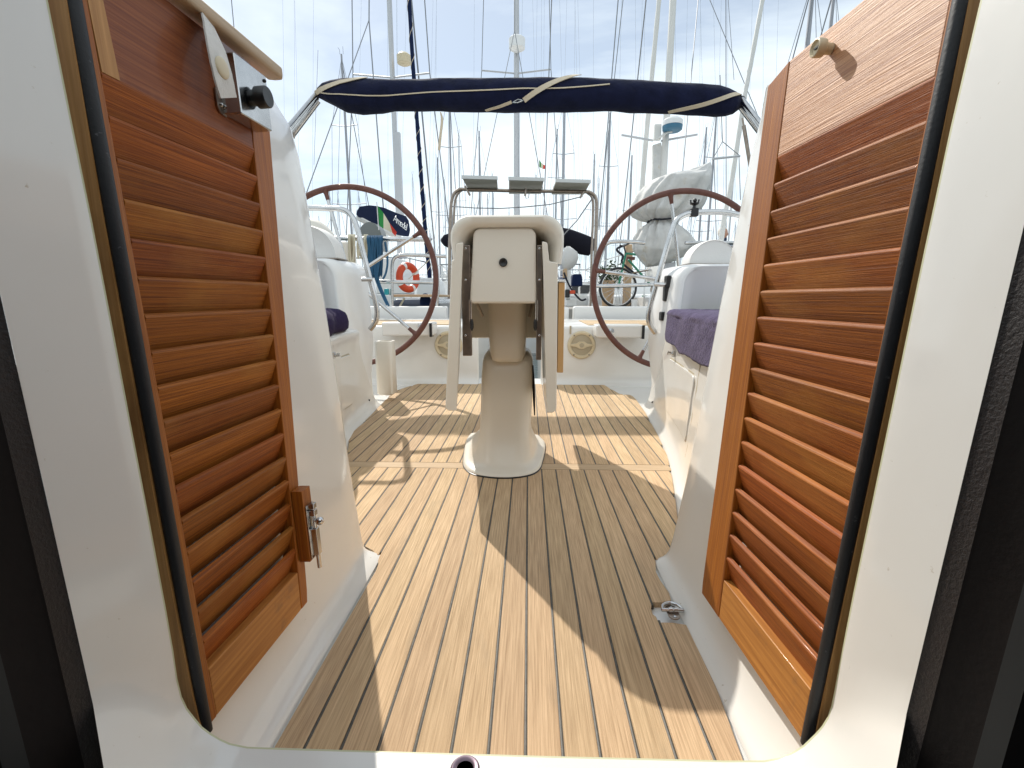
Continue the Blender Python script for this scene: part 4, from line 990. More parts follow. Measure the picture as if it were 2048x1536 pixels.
def sailboat(px, Y, label, topz, mr=.10, mm='alu', cover='navy2', rz=0, group=None, spread=(.5, .75), hood=True, py=560, wire=.016, simple=False, full=True):
    wiremat = 'hazed_wire' if Y > 40 else 'wire'
    # mast stands at image column px, depth Y, 45 percent along the hull
    x = xat(px, .6, Y)
    st = Vector((x, Y, WZ)); 
    t = thing('sailboat', label, 'sailboat', st, group)
    off = LENS * .45
    if full:
        link('hull', proto['hull'], t, (0, -off, 0)); link('cabin', proto['cabin'], t, (0, -off, 0))
        if not simple: link('guard_rails', proto['rails'], t, (0, -off, 0)); link('window_band', proto['windows'], t, (0, -off, 0))
        if hood: link('sprayhood', proto['hood'], t, (0, -off, 0))
        link('sail_cover', covers[cover], t, (0, -.25, 1.35 + 1.25))
    else:
        link('hull', proto['hull'], t, (0, -off, 0)); link('cabin', proto['cabin'], t, (0, -off, 0)); link('guard_rails', proto['rails'], t, (0, -off, 0))
    H = topz - WZ
    mb = MB(); n = 10
    mb.loft([[Vector((mr * e * math.cos(2 * PI * k / n), mr * 1.3 * e * math.sin(2 * PI * k / n), z)) for k in range(n)] for z, e in ((1.3, 1), (H * .8, 1), (H, .75))])
    ms = obj('mast', mb, mm, t)
    zb = 1.4
    for f in spread:
        zz = zb + (H - zb) * f; q = 1.15 if f < .6 else .85
        mb = MB(); mb.tube([Vector((-q, -.12, zz + .06)), Vector((0, 0, zz)), Vector((q, -.12, zz + .06))], .028, 5); obj('spreader', mb, mm, t)
    mb = MB()
    for s in (-1, 1):
        pts = [Vector((s * BEAM * .44, -.1, 1.4))] + [Vector((s * (1.15 if f < .6 else .85), -.12, zb + (H - zb) * f + .06)) for f in spread] + [Vector((0, 0, H - .2))]
        mb.tube(pts, wire, 4)
        mb.tube([Vector((s * BEAM * .3, -off + .2, 1.4)), Vector((0, -off * .35, 1.4 + H * .35)), Vector((0, 0, H - .05))], wire * .9, 4)
    mb.tube([Vector((0, LENS * .5, 1.7)), Vector((0, 0, H - .4))], wire * 2.0, 5)
    obj('rigging', mb, wiremat, t)
    mb = MB(); mb.tube([Vector((.12, 0, H)), Vector((.12, 0, H + .45))], .012, 4); mb.tube([Vector((-.1, 0, H)), Vector((-.1, 0, H + .25)), Vector((-.1, -.25, H + .27))], .012, 4); obj('masthead_aerial', mb, 'wire', t)
    if rz: t.rotation_euler = (0, 0, rz)
    return t
def topz(px, py, Y): return at(px, py, Y).z
# --- the three near masts
lb = sailboat(803, 15.5, 'sailboat with a thick grey mast carrying a small radar, beside a dark furled jib', 19, .075, 'alu', 'navy2', spread=(.35, .7), full=False)
mb = MB(); c = at(808, 118, 15.3); cl = c - Vector(lb.location); mb.loft([[cl + Vector((r * math.cos(2 * PI * k / 20), r * math.sin(2 * PI * k / 20), z)) for k in range(20)] for z, r in ((-.16, .12), (-.12, .2), (.08, .21), (.15, .12))]); obj('radar', mb, 'ivory', lb)
mb = MB(); mb.box((.02, -.10, at(806, 440, 15.5).z - WZ), (.17, .05, at(806, 266, 15.5).z - WZ)); obj('mast_track', mb, 'alu', lb)
cbt = sailboat(1032, 17.5, 'sailboat straight behind the table with a thick pale mast carrying a small radar', 21, .085, 'alu', 'tarp', spread=(.36, .72), wire=.012, full=False)
c = at(1034, 88, 17.2) - Vector(cbt.location); mb = MB(); mb.loft([[c + Vector((r * math.cos(2 * PI * k / 20), r * math.sin(2 * PI * k / 20), z)) for k in range(20)] for z, r in ((-.20, .15), (-.14, .26), (.14, .27), (.20, .2))]); obj('radar', mb, 'gelw', cbt)
rb = sailboat(1314, 13.5, 'sailboat on the right with a white mast, a blue-based radar and a grey sail bag', 18, .085, 'mastw', 'tarp', spread=(.7,), wire=.010, full=False)
O_ = Vector(rb.location)
mb = MB(); a = at(1306, 282, 13.4); b = at(1321, 251, 13.4); mb.box((a.x - O_.x, -.22, a.z - O_.z), (b.x - O_.x, -.1, b.z - O_.z)); obj('mast_box', mb, 'mastw', rb, bevel=.01)
c = at(1345, 250, 13.2) - O_
mb = MB(); mb.loft([[c + Vector((r * math.cos(2 * PI * k / 24), r * math.sin(2 * PI * k / 24), z)) for k in range(24)] for z, r in ((-.02, .25), (.09, .25), (.14, .2))]); rd = obj('radar', mb, 'gelw', rb)
mb = MB(); mb.loft([[c + Vector((r * math.cos(2 * PI * k / 24), r * math.sin(2 * PI * k / 24), z)) for k in range(24)] for z, r in ((-.15, .2), (-.12, .24), (-.025, .25))]); obj('radar_base', mb, mat('radar_blue', (.04, .16, .26), .4), rd)
mb = MB(); mb.tube([c + Vector((-.38, .1, -.32)), c + Vector((-.12, .02, -.17)), c + Vector((0, 0, -.15))], .03, 6); obj('radar_bracket', mb, 'mastw', rd)
for a, b in (((1306, 281), (1243, 270)), ((1322, 282), (1395, 269))):
    mb = MB(); mb.tube([at(*a, 13.5) - O_, at(*b, 13.4) - O_], .028, 6); obj('spreader', mb, 'alu', rb)
P = [at(1322, 285, 13.5), at(1337, 362, 13.5), at(1306, 362, 13.5), at(1306, 290, 13.5)]
mb = MB(); mb.prism([p - O_ for p in P], (0, .12, 0)); obj('lazy_sail', mb, 'tarp', rb)
# far ranked masts: (px, py of top, Y, mast radius, cover)
FAR = [(711, 108, 33, .075, 'navy2', 'whose thin dark mast rises above the left wheel and past the rolled canopy'),
 (907, 170, 38, .075, 'tarp', 'whose mast stands right of the dangling cream strap, with level spreaders'),
 (882, 315, 56, .10, 'navy2', 'whose mast tip ends just under the dangling cream strap'),
 (962, 262, 48, .09, 'web', 'whose bare mast tip ends above the left solar panel'),
 (1122, 190, 41, .12, 'navy2', 'whose mast rises behind the right solar panel into the canopy'),
 (1109, 258, 50, .09, 'navy2', 'whose pale mast stands just left of a thicker one behind the right solar panel'),
 (1181, 308, 57, .09, 'tarp', 'whose short mast ends right of the right solar panel'),
 (1208, 226, 46, .11, 'blackc', 'with splayed stays standing in open sky between solar panels and grey bag'),
 (1252, 311, 58, .11, 'navy2', 'whose short dark mast stands above the left side of the right wheel'),
 (1390, 255, 50, .10, 'navy2', 'whose mast meets the end of the radar mast spreader'),
 (1407, 200, 44, .09, 'web', 'whose mast rises behind the pointed tip of the grey bag'),
 (1070, 350, 66, .10, 'navy2', 'whose tip shows just above the middle solar panel'),
 (977, 388, 74, .10, 'tarp', 'whose short mast shows left of the middle, under the solar panels'),
 (988, 386, 80, .10, 'navy2', 'whose faint mast shows just right of a similar short one under the solar panels'),
 (1564, -60, 24, .10, 'navy2', 'whose grey mast shows in the gap above the right door'),
 (1603, -40, 27, .09, 'tarp', 'whose brownish mast shows above the knob door, right of the grey one'),
 (618, 375, 60, .10, 'navy2', 'whose stubby crossbar mast shows at the left rim of the left wheel'),
 (1448, 330, 62, .10, 'blackc', 'whose mast stands behind the hanging rope bridle')]
for px, tp, Y, mr, cv, lab in FAR:
    sailboat(px, Y, 'sailboat ' + lab, topz(px, tp, Y), mr * .95, 'mastd' if Y < 60 else 'alu', cv, rz=random.uniform(-.03, .03), spread=(.62,) if Y > 50 else (.40, .72), hood=Y % 2 == 0, wire=.014 if Y < 52 else .012)
random.seed(11)
fx = []
for k in range(46):
    px = 596 + (k + random.uniform(.1, .9)) * (930 / 46); Y = random.uniform(58, 120); tz = random.uniform(13.5, 20)
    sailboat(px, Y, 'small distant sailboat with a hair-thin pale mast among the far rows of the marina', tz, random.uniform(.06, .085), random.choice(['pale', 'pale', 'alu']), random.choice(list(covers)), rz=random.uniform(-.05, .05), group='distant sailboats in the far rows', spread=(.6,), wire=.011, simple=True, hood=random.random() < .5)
# middle rows of hulls low behind the stern
HULLS = ['white moored boat behind the rope coils left of the left wheel hub', 'white moored boat beside the right edge of the left wheel, behind the lifebuoy', 'white moored boat hidden mostly by the table pedestal column', 'white moored boat just right of the table, behind the outboard', 'white moored boat behind the bicycle inside the right wheel', 'white moored boat behind the right console and grab rail', 'white moored boat left of the table cap, second row back', 'white moored boat right of the table cap, under the black boom cover', 'white moored boat far behind the left rail near the lifebuoy', 'white moored boat far behind the quay post and shrub', 'white moored boat far behind the grey tarpaulin bundle']
random.seed(5)
for k, (px, Y) in enumerate(((700, 17), (868, 22), (1010, 20), (1158, 19), (1290, 21), (1420, 18), (930, 30), (1090, 33), (790, 34), (1225, 36), (1350, 33))):
    x = xat(px, .4, Y); t = thing('moored_boat', HULLS[k], 'boat', (x, Y - 5, WZ), 'moored hulls behind the stern')
    link('hull', proto['hull'], t); link('cabin', proto['cabin'], t); link('guard_rails', proto['rails'], t); link('window_band', proto['windows'], t)
    if k in (6, 9): link('sprayhood', proto['hood'], t)
    t.rotation_euler = (0, 0, random.uniform(-.05, .05))
# wires in the sky
for (a, b, Y, r, lab) in (((461, -20), (474, 120), 11, .010, 'thin wire stay crossing the sky beside the lock of the left door'),
                         ((1104, -20), (1086, 470), 12, .012, 'thin dark stay crossing the canopy right of the centre mast'),
                         ((1238, -20), (1198, 460), 13, .013, 'thin dark stay slanting down between canopy straps and grey bag'),
                         ((636, 100), (628, 330), 16, .006, 'hair-thin halyard left of the left wheel top'),
                         ((1455, -20), (1468, 160), 14, .007, 'hair-thin wire above the right end of the canopy'),
                         ((1628, -20), (1612, 90), 12, .012, 'thin dark stay over the right door between masts')):
    mb = MB(); mb.tube([at(*a, Y), at(*b, Y)], r, 6); tag(obj('stay_wire', mb, 'wire'), lab, 'wire')
mb = MB()
wl = []
random.seed(3)
for k in range(38):
    px = random.uniform(560, 1560); Y = random.uniform(14, 30); sl = random.uniform(-18, 18)
    mb.tube([at(px + sl, -60, Y), at(px, 560, Y)], .0036 * Y / 16, 4)
o = obj('distant_halyards', mb, 'hazed_wire'); o['label'] = 'faint mesh of hair-thin halyards and stays across the whole sky'; o['category'] = 'rigging'; o['kind'] = 'stuff'
# furled jibs
def furled(pts, r0, r1, m, label, spiral=None):
    P = crom(pts, 8); n = len(P); t = T('furled_sail', label, 'furled sail', P[-1]); mb = MB(); mb.tube(P, [lerp(r0, r1, k / (n - 1)) * (1 + .06 * math.sin(k * 1.9)) for k in range(n)], 12); t.part('rolled_sail', mb, m)
    if spiral:
        mb = MB(); S = []
        for k in range(n * 10):
            f = k / (n * 10 - 1) * (n - 1); i = min(int(f), n - 2); p = P[i].lerp(P[i + 1], f - i); r = lerp(r0, r1, f / (n - 1)) + .004; a = f * 2.2; S.append(p + Vector((math.cos(a) * r, -abs(math.sin(a)) * r if math.sin(a) > 0 else abs(math.sin(a)) * r, 0)))
        mb.tube(S, .006, 4); t.part('spiral_line', mb, spiral)
furled([at(815, -60, 11), at(824, 100, 11), at(834, 240, 11), at(842, 350, 11), at(849, 440, 11), at(854, 500, 11), at(862, 580, 11)], .040, .048, 'navy2', 'dark navy furled jib leaning beside the left thick mast, with a white spiral line', 'web')
furled([at(1322, -60, 14), at(1318, 0, 14), at(1303, 160, 14), at(1291, 290, 14), at(1283, 390, 14), at(1277, 480, 14)], .055, .075, 'mastw', 'off-white furled jib leaning left beside the white radar mast')
furled([at(1534, -50, 9.5), at(1525, 0, 9.5), at(1503, 120, 9.5), at(1488, 200, 9.5), at(1476, 280, 9.5), at(1462, 370, 9.5), at(1448, 440, 9.5), at(1438, 520, 9.5)], .035, .048, 'mastw', 'long cream furled sail bowing down past the right canopy end')
# rope bridle with bar
t = T('rope_bridle', 'rope bridle with a grey spreader bar hanging in the sky right of the grey bag', 'rigging', at(1452, 315, 9))
mb = MB(); mb.tube([at(1424, 318, 9), at(1480, 312, 9)], .02, 8); t.part('spreader_bar', mb, 'alu')
mb = MB(); 
for a, b in (((1440, 150), (1445, 283)), ((1445, 283), (1426, 317)), ((1445, 283), (1479, 311)), ((1428, 319), (1433, 480)), ((1478, 313), (1481, 400))): mb.tube([at(*a, 9), at(*b, 9)], .007, 5)
t.part('rope', mb, 'wire')
# ------------------------------------------------------------------ solar arch straight behind
YS = 8.4
t = T('solar_arch', 'stainless stern arch carrying three solar panels, seen from below behind the table', 'arch', at(1045, 600, YS))
def archp(d, Y): return crom([at(898 + d, 640, Y), at(899 + d, 520, Y), at(901 + d, 430, Y), at(905 + d, 395, Y), at(917 + d, 380, Y), at(940, 379, Y), at(1045, 382, Y), at(1160, 383, Y), at(1182 - d, 386, Y), at(1192 - d, 398, Y), at(1193 - d, 430, Y), at(1190 - d, 520, Y), at(1188 - d, 640, Y)], 5)
for d, Y in ((0, YS), (7, YS + .45)):
    mb = MB(); mb.tube(archp(d, Y), .028 if d == 0 else .022, 8); t.part('arch_tube', mb, 'steeld')
for pl in (((925, 357), (994, 360), (996, 384), (939, 380)), ((1018, 360), (1087, 363), (1082, 388), (1018, 385)), ((1112, 364), (1180, 367), (1168, 389), (1103, 387))):
    zt = at(*pl[0], 7.9).z; Pn = [gz(pl[0][0], pl[0][1], zt), gz(pl[1][0], pl[0][1] + 2, zt), gz(pl[2][0], pl[2][1], zt), gz(pl[3][0], pl[2][1], zt)]
    mb = MB(); mb.prism(Pn, (0, 0, .035)); p_ = t.part('solar_panel', mb, 'solar', smooth=False)
    mb = MB(); a, b = Pn[0], Pn[1]; mb.hexa([a + Vector((-.01, -.02, -.004)), b + Vector((.01, -.02, -.004)), b + Vector((.01, .01, -.004)), a + Vector((-.01, .01, -.004)), a + Vector((-.01, -.02, .045)), b + Vector((.01, -.02, .045)), b + Vector((.01, .01, .045)), a + Vector((-.01, .01, .045))]); t.sub('panel_frame', mb, 'solarf', p_)
    mb = MB(); m0 = Pn[3].lerp(Pn[0], .30); m1 = Pn[2].lerp(Pn[1], .30); mb.tube([m0 - Vector((0, 0, .02)), m1 - Vector((0, 0, .02))], .016, 6); t.sub('panel_bar', mb, 'steeld', p_)
for a, b in (((930, 372), (940, 391)), ((1168, 383), (1160, 396)), ((1052, 377), (1050, 392))):
    mb = MB(); mb.tube([at(*a, YS - .2), at(*b, YS - .2)], .016, 6); t.part('bracket', mb, 'steeld')
mb = MB(); mb.tube([at(*p, YS) for p in ((905, 413), (950, 416), (1000, 417), (1050, 414), (1100, 409), (1165, 393))], .008, 5); mb.tube([at(1188, 392, YS), at(1155, 440, YS), at(1120, 478, YS)], .010, 5); mb.tube([at(*p, YS) for p in ((1050, 388), (1052, 397), (1057, 396), (1058, 388))], .006, 5); t.part('cable', mb, 'wire')
# black boom cover under the arch
mb = MB(); rings = []
for px, yt, yb in ((882, 478, 484), (888, 470, 492), (900, 466, 498), (960, 455, 500), (1060, 452, 500), (1120, 454, 492), (1140, 458, 500), (1160, 465, 509), (1178, 472, 512), (1189, 478, 500), (1193, 484, 492)):
    a = at(px, yt, 9.4); b = at(px, yb, 9.4); h = (a.z - b.z) / 2; c = (a + b) / 2
    rings.append([c + Vector((0, .7 * h * math.cos(2 * PI * k / 14), h * math.sin(2 * PI * k / 14) * (1 + .05 * noise.noise(Vector((px * .1, k, 0)))))) for k in range(14)])
mb.loft(rings); tag(obj('boom_cover', mb, 'blackc', angle=50), 'black boom cover showing on both sides of the table cap, under the solar arch', 'sail cover')
# outboard motor with white bag, right of the table
O = at(1135, 610, 6.4); t = T('outboard_motor', 'outboard motor under a white bag on the stern rail just right of the table', 'outboard motor', O)
mb = MB(); rings = []
for py, xl, xr in ((493, 1133, 1140), (497, 1129, 1146), (505, 1126, 1155), (515, 1124, 1157), (527, 1123, 1153), (536, 1125, 1146), (541, 1128, 1138)):
    a = at(xl, py, 6.4); b = at(xr, py, 6.4); c = (a + b) / 2; r = (b.x - a.x) / 2
    rings.append([c + Vector((r * math.cos(2 * PI * k / 16), r * .8 * math.sin(2 * PI * k / 16), .01 * noise.noise(Vector((k * .9, py * .2, 0))))) for k in range(16)])
mb.loft(rings); t.part('bag', mb, 'tarp')
mb = MB(); a = at(1126, 556, 6.4); b = at(1133, 538, 6.4); mb.box((a.x, 6.3, a.z), (b.x, 6.5, b.z)); t.part('clamp_bracket', mb, 'buff', bevel=.01)
mb = MB(); a = at(1131, 600, 6.4); b = at(1142, 540, 6.4); mb.box((a.x, 6.36, a.z), (b.x, 6.46, b.z)); t.part('leg', mb, 'gelw', bevel=.02)
mb = MB(); mb.tube(crom([at(1128, 545, 6.3), at(1137, 568, 6.3), at(1149, 587, 6.3), at(1162, 600, 6.3), at(1172, 598, 6.3)], 5), .012, 6); t.part('hose', mb, 'rdark')
mb = MB(); a = at(1130, 595, 6.3); b = at(1139, 579, 6.3); mb.box((a.x, 6.25, a.z), (b.x, 6.35, b.z)); t.part('fitting', mb, 'black', bevel=.01)
mb = MB(); a = at(1139, 588, 6.3); b = at(1150, 581, 6.3); mb.box((a.x, 6.25, a.z), (b.x, 6.33, b.z)); t.part('tag', mb, 'orange', bevel=.008)
a = at(1131, 613, 6.6); b = at(1152, 597, 6.6); mb = MB(); mb.box((a.x, 6.5, a.z), (b.x, 6.8, b.z)); tag(obj('storage_crate', mb, 'gelw', bevel=.015), 'small white box standing on the quay just right of the table', 'box')
# ------------------------------------------------------------------ quay
mb = MB(); zq = at(1235, 614, 8.2).z
mb.box((xat(1120, zq, 7.4), 7.2, WZ - .3), (7.5, 9.4, zq)); q = struct('quay', mb, 'concrete', bevel=.03)
# bicycle
def bicycle():
    YB_ = 8.2; c1 = at(1236, 576, YB_); R = .32; z0 = zq + R; c1 = Vector((c1.x, YB_, z0)); c2 = c1 + Vector((1.12, .22, 0))
    t = T('bicycle', 'old bicycle parked on the quay, its wheel showing through the right steering wheel', 'bicycle', (c1.x, YB_, zq))
    ax_ = (c2 - c1).normalized()
    for c in (c1, c2):
        mb = MB(); n = 40; rings = [[c + ax_ * math.cos(2 * PI * i / n) * (R + .02 * math.cos(2 * PI * j / 8)) + Vector((0, .02 * math.sin(2 * PI * j / 8), math.sin(2 * PI * i / n) * (R + .02 * math.cos(2 * PI * j / 8)))) for j in range(8)] for i in range(n)]
        mb.loft(rings + [rings[0]], True, False); ty = t.part('tyre', mb, 'black', angle=80)
        mb = MB(); rings = [[c + ax_ * math.cos(2 * PI * i / n) * (R - .028 + .010 * math.cos(2 * PI * j / 6)) + Vector((0, .012 * math.sin(2 * PI * j / 6), math.sin(2 * PI * i / n) * (R - .028 + .010 * math.cos(2 * PI * j / 6)))) for j in range(6)] for i in range(n)]
        mb.loft(rings + [rings[0]], True, False)
        for k in range(18): a = 2 * PI * k / 18; mb.tube([c, c + ax_ * math.cos(a) * (R - .03) + Vector((0, 0, math.sin(a) * (R - .03)))], .003, 4)
        t.sub('rim', mb, 'steel', ty)
    bb = c1.lerp(c2, .58) + Vector((0, 0, -.03)); seat = c1.lerp(c2, .68) + Vector((0, 0, .50)); head = c1.lerp(c2, .14) + Vector((0, 0, .46)); head2 = c1.lerp(c2, .10) + Vector((0, 0, .56))
    mb = MB()
    for a, b in ((c1, head2), (head, bb), (head2, seat), (seat, bb), (bb, c2), (seat, c2)): mb.tube([a, b], .018, 8)
    t.part('frame', mb, 'greenm')
    mb = MB(); mb.tube(crom([head2 + Vector((-.06, -.28, .16)), head2 + Vector((0, -.25, .14)), head2 + Vector((-.04, 0, .12)), head2 + Vector((0, .25, .14)), head2 + Vector((-.06, .28, .16))], 4), .014, 6); mb.tube([head2, head2 + Vector((-.04, 0, .12))], .014, 6); t.part('handlebar', mb, 'black')
    mb = MB(); mb.sphere(seat + Vector((0, 0, .10)), .13, 12, 8, (1, .6, .3)); mb.tube([seat, seat + Vector((0, 0, .1))], .014, 6); t.part('saddle', mb, 'black')
    mb = MB(); mb.tube([bb + Vector((0, -.03, 0)), bb + Vector((0, -.035, 0))], .09, 20); mb.tube([bb + Vector((0, -.05, 0)), bb + Vector((-.1, -.06, -.13))], .01, 6); mb.box(tuple(bb + Vector((-.15, -.14, -.145))), tuple(bb + Vector((-.06, -.06, -.12)))); t.part('crank', mb, 'steeld')
bicycle()
# tan post with bracket, green hose bundle, bucket, bottle
t = T('mooring_post', 'tan wooden post with a brown bracket, left of the grey bag', 'post', at(1257, 612, 8.8))
a = at(1248, 612, 8.8); b = at(1267, 488, 8.8)
mb = MB(); mb.box((a.x, 8.8, zq), (b.x, 9.0, b.z)); t.part('post', mb, 'buff', bevel=.03)
a = at(1253, 520, 8.75); b = at(1269, 514, 8.75); mb = MB(); mb.box((a.x, 8.7, a.z), (b.x, 8.8, b.z)); t.part('bracket', mb, mat('brown_iron', (.12, .04, .03), .6))
mb = MB(); mb.tube(crom([at(1251, 490, 8.7), at(1236, 496, 8.7), at(1235, 502, 8.7), at(1246, 512, 8.7), at(1244, 525, 8.7), at(1262, 541, 8.7), at(1276, 552, 8.7)], 4), .02, 6); t.part('rope', mb, 'rdark')
for nm, m_, (xl, yb, xr, yt), Yq, lab in (('bucket', 'gelw', (1262, 612, 1276, 596), 8.0, 'pale bucket on the quay right of the bicycle wheel'), ('jerrycan', 'greenm', (1284, 596, 1297, 573), 8.3, 'dark green can on the quay beside the right console')):
    a = at(xl, yb, Yq); b = at(xr, yt, Yq); c = Vector(((a.x + b.x) / 2, Yq, zq)); h = b.z - a.z; r = (b.x - a.x) / 2
    mb = MB(); mb.loft([[c + Vector((r * e * math.cos(2 * PI * k / 20), r * e * math.sin(2 * PI * k / 20), z)) for k in range(20)] for z, e in ((0, .8), (h * .9, 1), (h, 1.04), (h, .95), (h * .3, .8))]); tag(obj(nm, mb, m_, angle=40), lab, nm)
# shrub on quay
mb = MB(); random.seed(2); c = at(1217, 548, 9.2)
for k in range(420):
    p = c + Vector((random.gauss(0, .14), random.gauss(0, .12), random.gauss(0, .11))); a = Vector((random.uniform(-1, 1), random.uniform(-1, 1), random.uniform(-1, 1))).normalized() * .035; b = Vector((random.uniform(-1, 1), random.uniform(-1, 1), random.uniform(-1, 1))).normalized() * .02
    mb.add([p - a, p + b, p + a, p - b], [(0, 1, 2, 3)])
t = T('potted_shrub', 'small green shrub on the quay above the bicycle wheel', 'plant', (c.x, 9.2, zq)); t.part('foliage', mb, 'leaf', smooth=False)
mb = MB(); mb.loft([[Vector((c.x + r * math.cos(2 * PI * k / 16), 9.2 + r * math.sin(2 * PI * k / 16), z)) for k in range(16)] for z, r in ((zq, .10), (c.z - .12, .14))]); t.part('pot', mb, 'buff')
# ------------------------------------------------------------------ grey covered bundle on the right
YG = 5.7
rings = []
G_ = [(329, 1412, 1421), (336, 1392, 1421.5), (345, 1368, 1421.5), (352, 1330, 1421), (360, 1302, 1420), (372, 1287, 1419), (388, 1277, 1412), (404, 1271, 1405), (416, 1266, 1397), (425, 1266, 1384), (433, 1272, 1368), (439, 1284, 1352), (443, 1298, 1344), (448, 1296, 1350), (456, 1284, 1362), (468, 1276, 1374), (482, 1270, 1388), (492, 1268, 1394), (502, 1270, 1380), (512, 1276, 1366), (521, 1281, 1350), (528, 1286, 1328), (532, 1290, 1310)]
t = T('covered_outboard', 'big grey tarpaulin bundle tied at the waist, standing behind the right wheel', 'tarpaulin', at(1320, 612, YG))
def bundle(rows, name):
    rings = []
    for py, xl, xr in rows:
        a = at(xl, py, YG); b = at(xr, py, YG); c = (a + b) / 2; r = (b.x - a.x) / 2; ring = []
        pl = math.exp(-((py - 443) / 34) ** 2)
        for k in range(72):
            an = 2 * PI * k / 72
            w_ = 1 + (.30 * pl + .045) * math.sin(an * 13 + py * .03 + 1.3 * math.sin(an * 3)) * (.6 + .4 * math.sin(an * 5)) + .10 * noise.noise(Vector((math.cos(an) * 1.6, math.sin(an) * 1.6, py * .022)))
            w_ = min(w_ + .03 * noise.noise(Vector((math.cos(an) * 6, math.sin(an) * 6, py * .09))), 1.12)
            ry = min(r, .32) * .8 + .03
            ring.append(c + Vector((r * w_ * math.cos(an), ry * w_ * math.sin(an), .02 * noise.noise(Vector((math.cos(an) * 2, math.sin(an) * 2, py * .05))))))
        rings.append(ring)
    mb = MB(); mb.loft(rings); return t.part(name, mb, 'tarp', angle=180)
def dens(rows):
    o = []
    for (a, b) in zip(rows, rows[1:]):
        for k in range(3): o.append(tuple(lerp(a[i], b[i], k / 3) for i in range(3)))
    return o + [rows[-1]]
bundle(dens(G_[:13]), 'upper_cover'); bundle(dens(G_[12:]), 'lower_cover')
a = at(1297, 443, YG); b = at(1346, 443, YG); c = (a + b) / 2; r = (b.x - a.x) / 2 + .004
mb = MB(); mb.tube([c + Vector((r * math.cos(2 * PI * k / 24), .2 * math.sin(2 * PI * k / 24) , .006 * math.sin(k))) for k in range(25)], .010, 6); t.part('tie_rope', mb, 'rdark')
a = at(1334, 612, YG); mb = MB(); mb.box((at(1322, 600, YG).x, YG - .05, at(1330, 625, YG).z), (at(1345, 600, YG).x, YG + .1, at(1330, 525, YG).z)); t.part('stand', mb, 'alu', bevel=.01)
# ------------------------------------------------------------------ stern pulpits and gear on them
YP = 4.72
def rail_thing(label, tubes, loc, Y=YP):
    t = T('stern_rail', label, 'guard rail', loc)
    for pts, r in tubes:
        mb = MB(); mb.tube(crom([at(x, y, Y) for x, y in pts], 5) if len(pts) > 2 else [at(x, y, Y) for x, y in pts], r, 10); t.part('tube', mb, 'steel')
    return t
rail_thing('stainless stern rail behind the left wheel, hung with ropes and an orange lifebuoy', [([(560, 474), (650, 476), (760, 478), (850, 479), (862, 480)], .021), ([(784, 616), (784, 570), (784, 535), (786, 520), (793, 513), (806, 510), (850, 511), (893, 513)], .017), ([(756, 563), (810, 564), (876, 565)], .018), ([(705, 615), (706, 560), (706, 478)], .015), ([(874, 616), (876, 560), (872, 514)], .015)], at(790, 614, YP))
rail_thing('stainless stern rail showing through the right steering wheel', [([(1192, 616), (1190, 560), (1196, 520), (1203, 500), (1214, 487), (1232, 483), (1270, 484), (1290, 486)], .018), ([(1190, 572), (1245, 571), (1310, 569)], .018), ([(1185, 616), (1196, 540), (1206, 500), (1212, 488)], .014), ([(1370, 486), (1430, 485), (1520, 487)], .016)], at(1192, 614, YP))
# passerelle on left
t = T('gangway', 'pale wooden gangway plank behind the left stern rail, above a dark hull', 'gangway', at(830, 595, 5.4))
a = at(786, 594, 5.2); b = at(874, 589, 5.2); mb = MB(); mb.box((a.x, 5.1, a.z), (b.x, 6.2, b.z)); t.part('plank', mb, 'buff', bevel=.006)
mb = MB(); mb.tube([at(809, 596, 5.2), at(799, 614, 5.2)], .01, 6); t.part('strut', mb, 'rcream')
a = at(787, 640, 6.5); b = at(880, 597, 6.5); mb = MB(); mb.box((a.x, 6.4, WZ), (b.x, 9, b.z)); tag(obj('dark_hull', mb, 'hullblue', bevel=.08, seg=3), 'dark blue hull side under the gangway plank on the left', 'hull')
mb = MB(); mb.sphere(at(851, 604, 6.2), .075, 16, 10, (1, 1, 1.5)); tag(obj('fender', mb, 'navy2'), 'blue fender against the dark hull under the gangway', 'fender')
# lifebuoy
c = at(816, 555, 5.0); t = T('lifebuoy', 'orange lifebuoy with white bands hanging on the left stern rail', 'lifebuoy', c)
def ringpts(c, rx, rz, tube_r, m, name, a0=0, a1=360, n=40, ex=1.0, par=None, yaw=.9):
    mb = MB(); P = []
    for k in range(n + 1):
        a = math.radians(lerp(a0, a1, k / n)); P.append(c + Vector((rx * math.cos(a) * math.cos(yaw) , rx * math.cos(a) * math.sin(yaw), rz * math.sin(a))))
    mb.tube(P, tube_r * ex, 12, caps=(a1 - a0) < 360); return t.part(name, mb, m)
ringpts(c, .120, .120, .036, 'orange', 'ring', yaw=1.02)
for a in (20, 110, 200, 290): ringpts(c, .120, .120, .036, 'gelw', 'band', a, a + 14, 5, 1.06, yaw=1.02)
mb = MB(); mb.tube([c + Vector((.02, -.06, -.02)), at(850, 528, 5.0), at(862, 516, 5.0)], .005, 5); t.part('grab_line', mb, 'rcream')
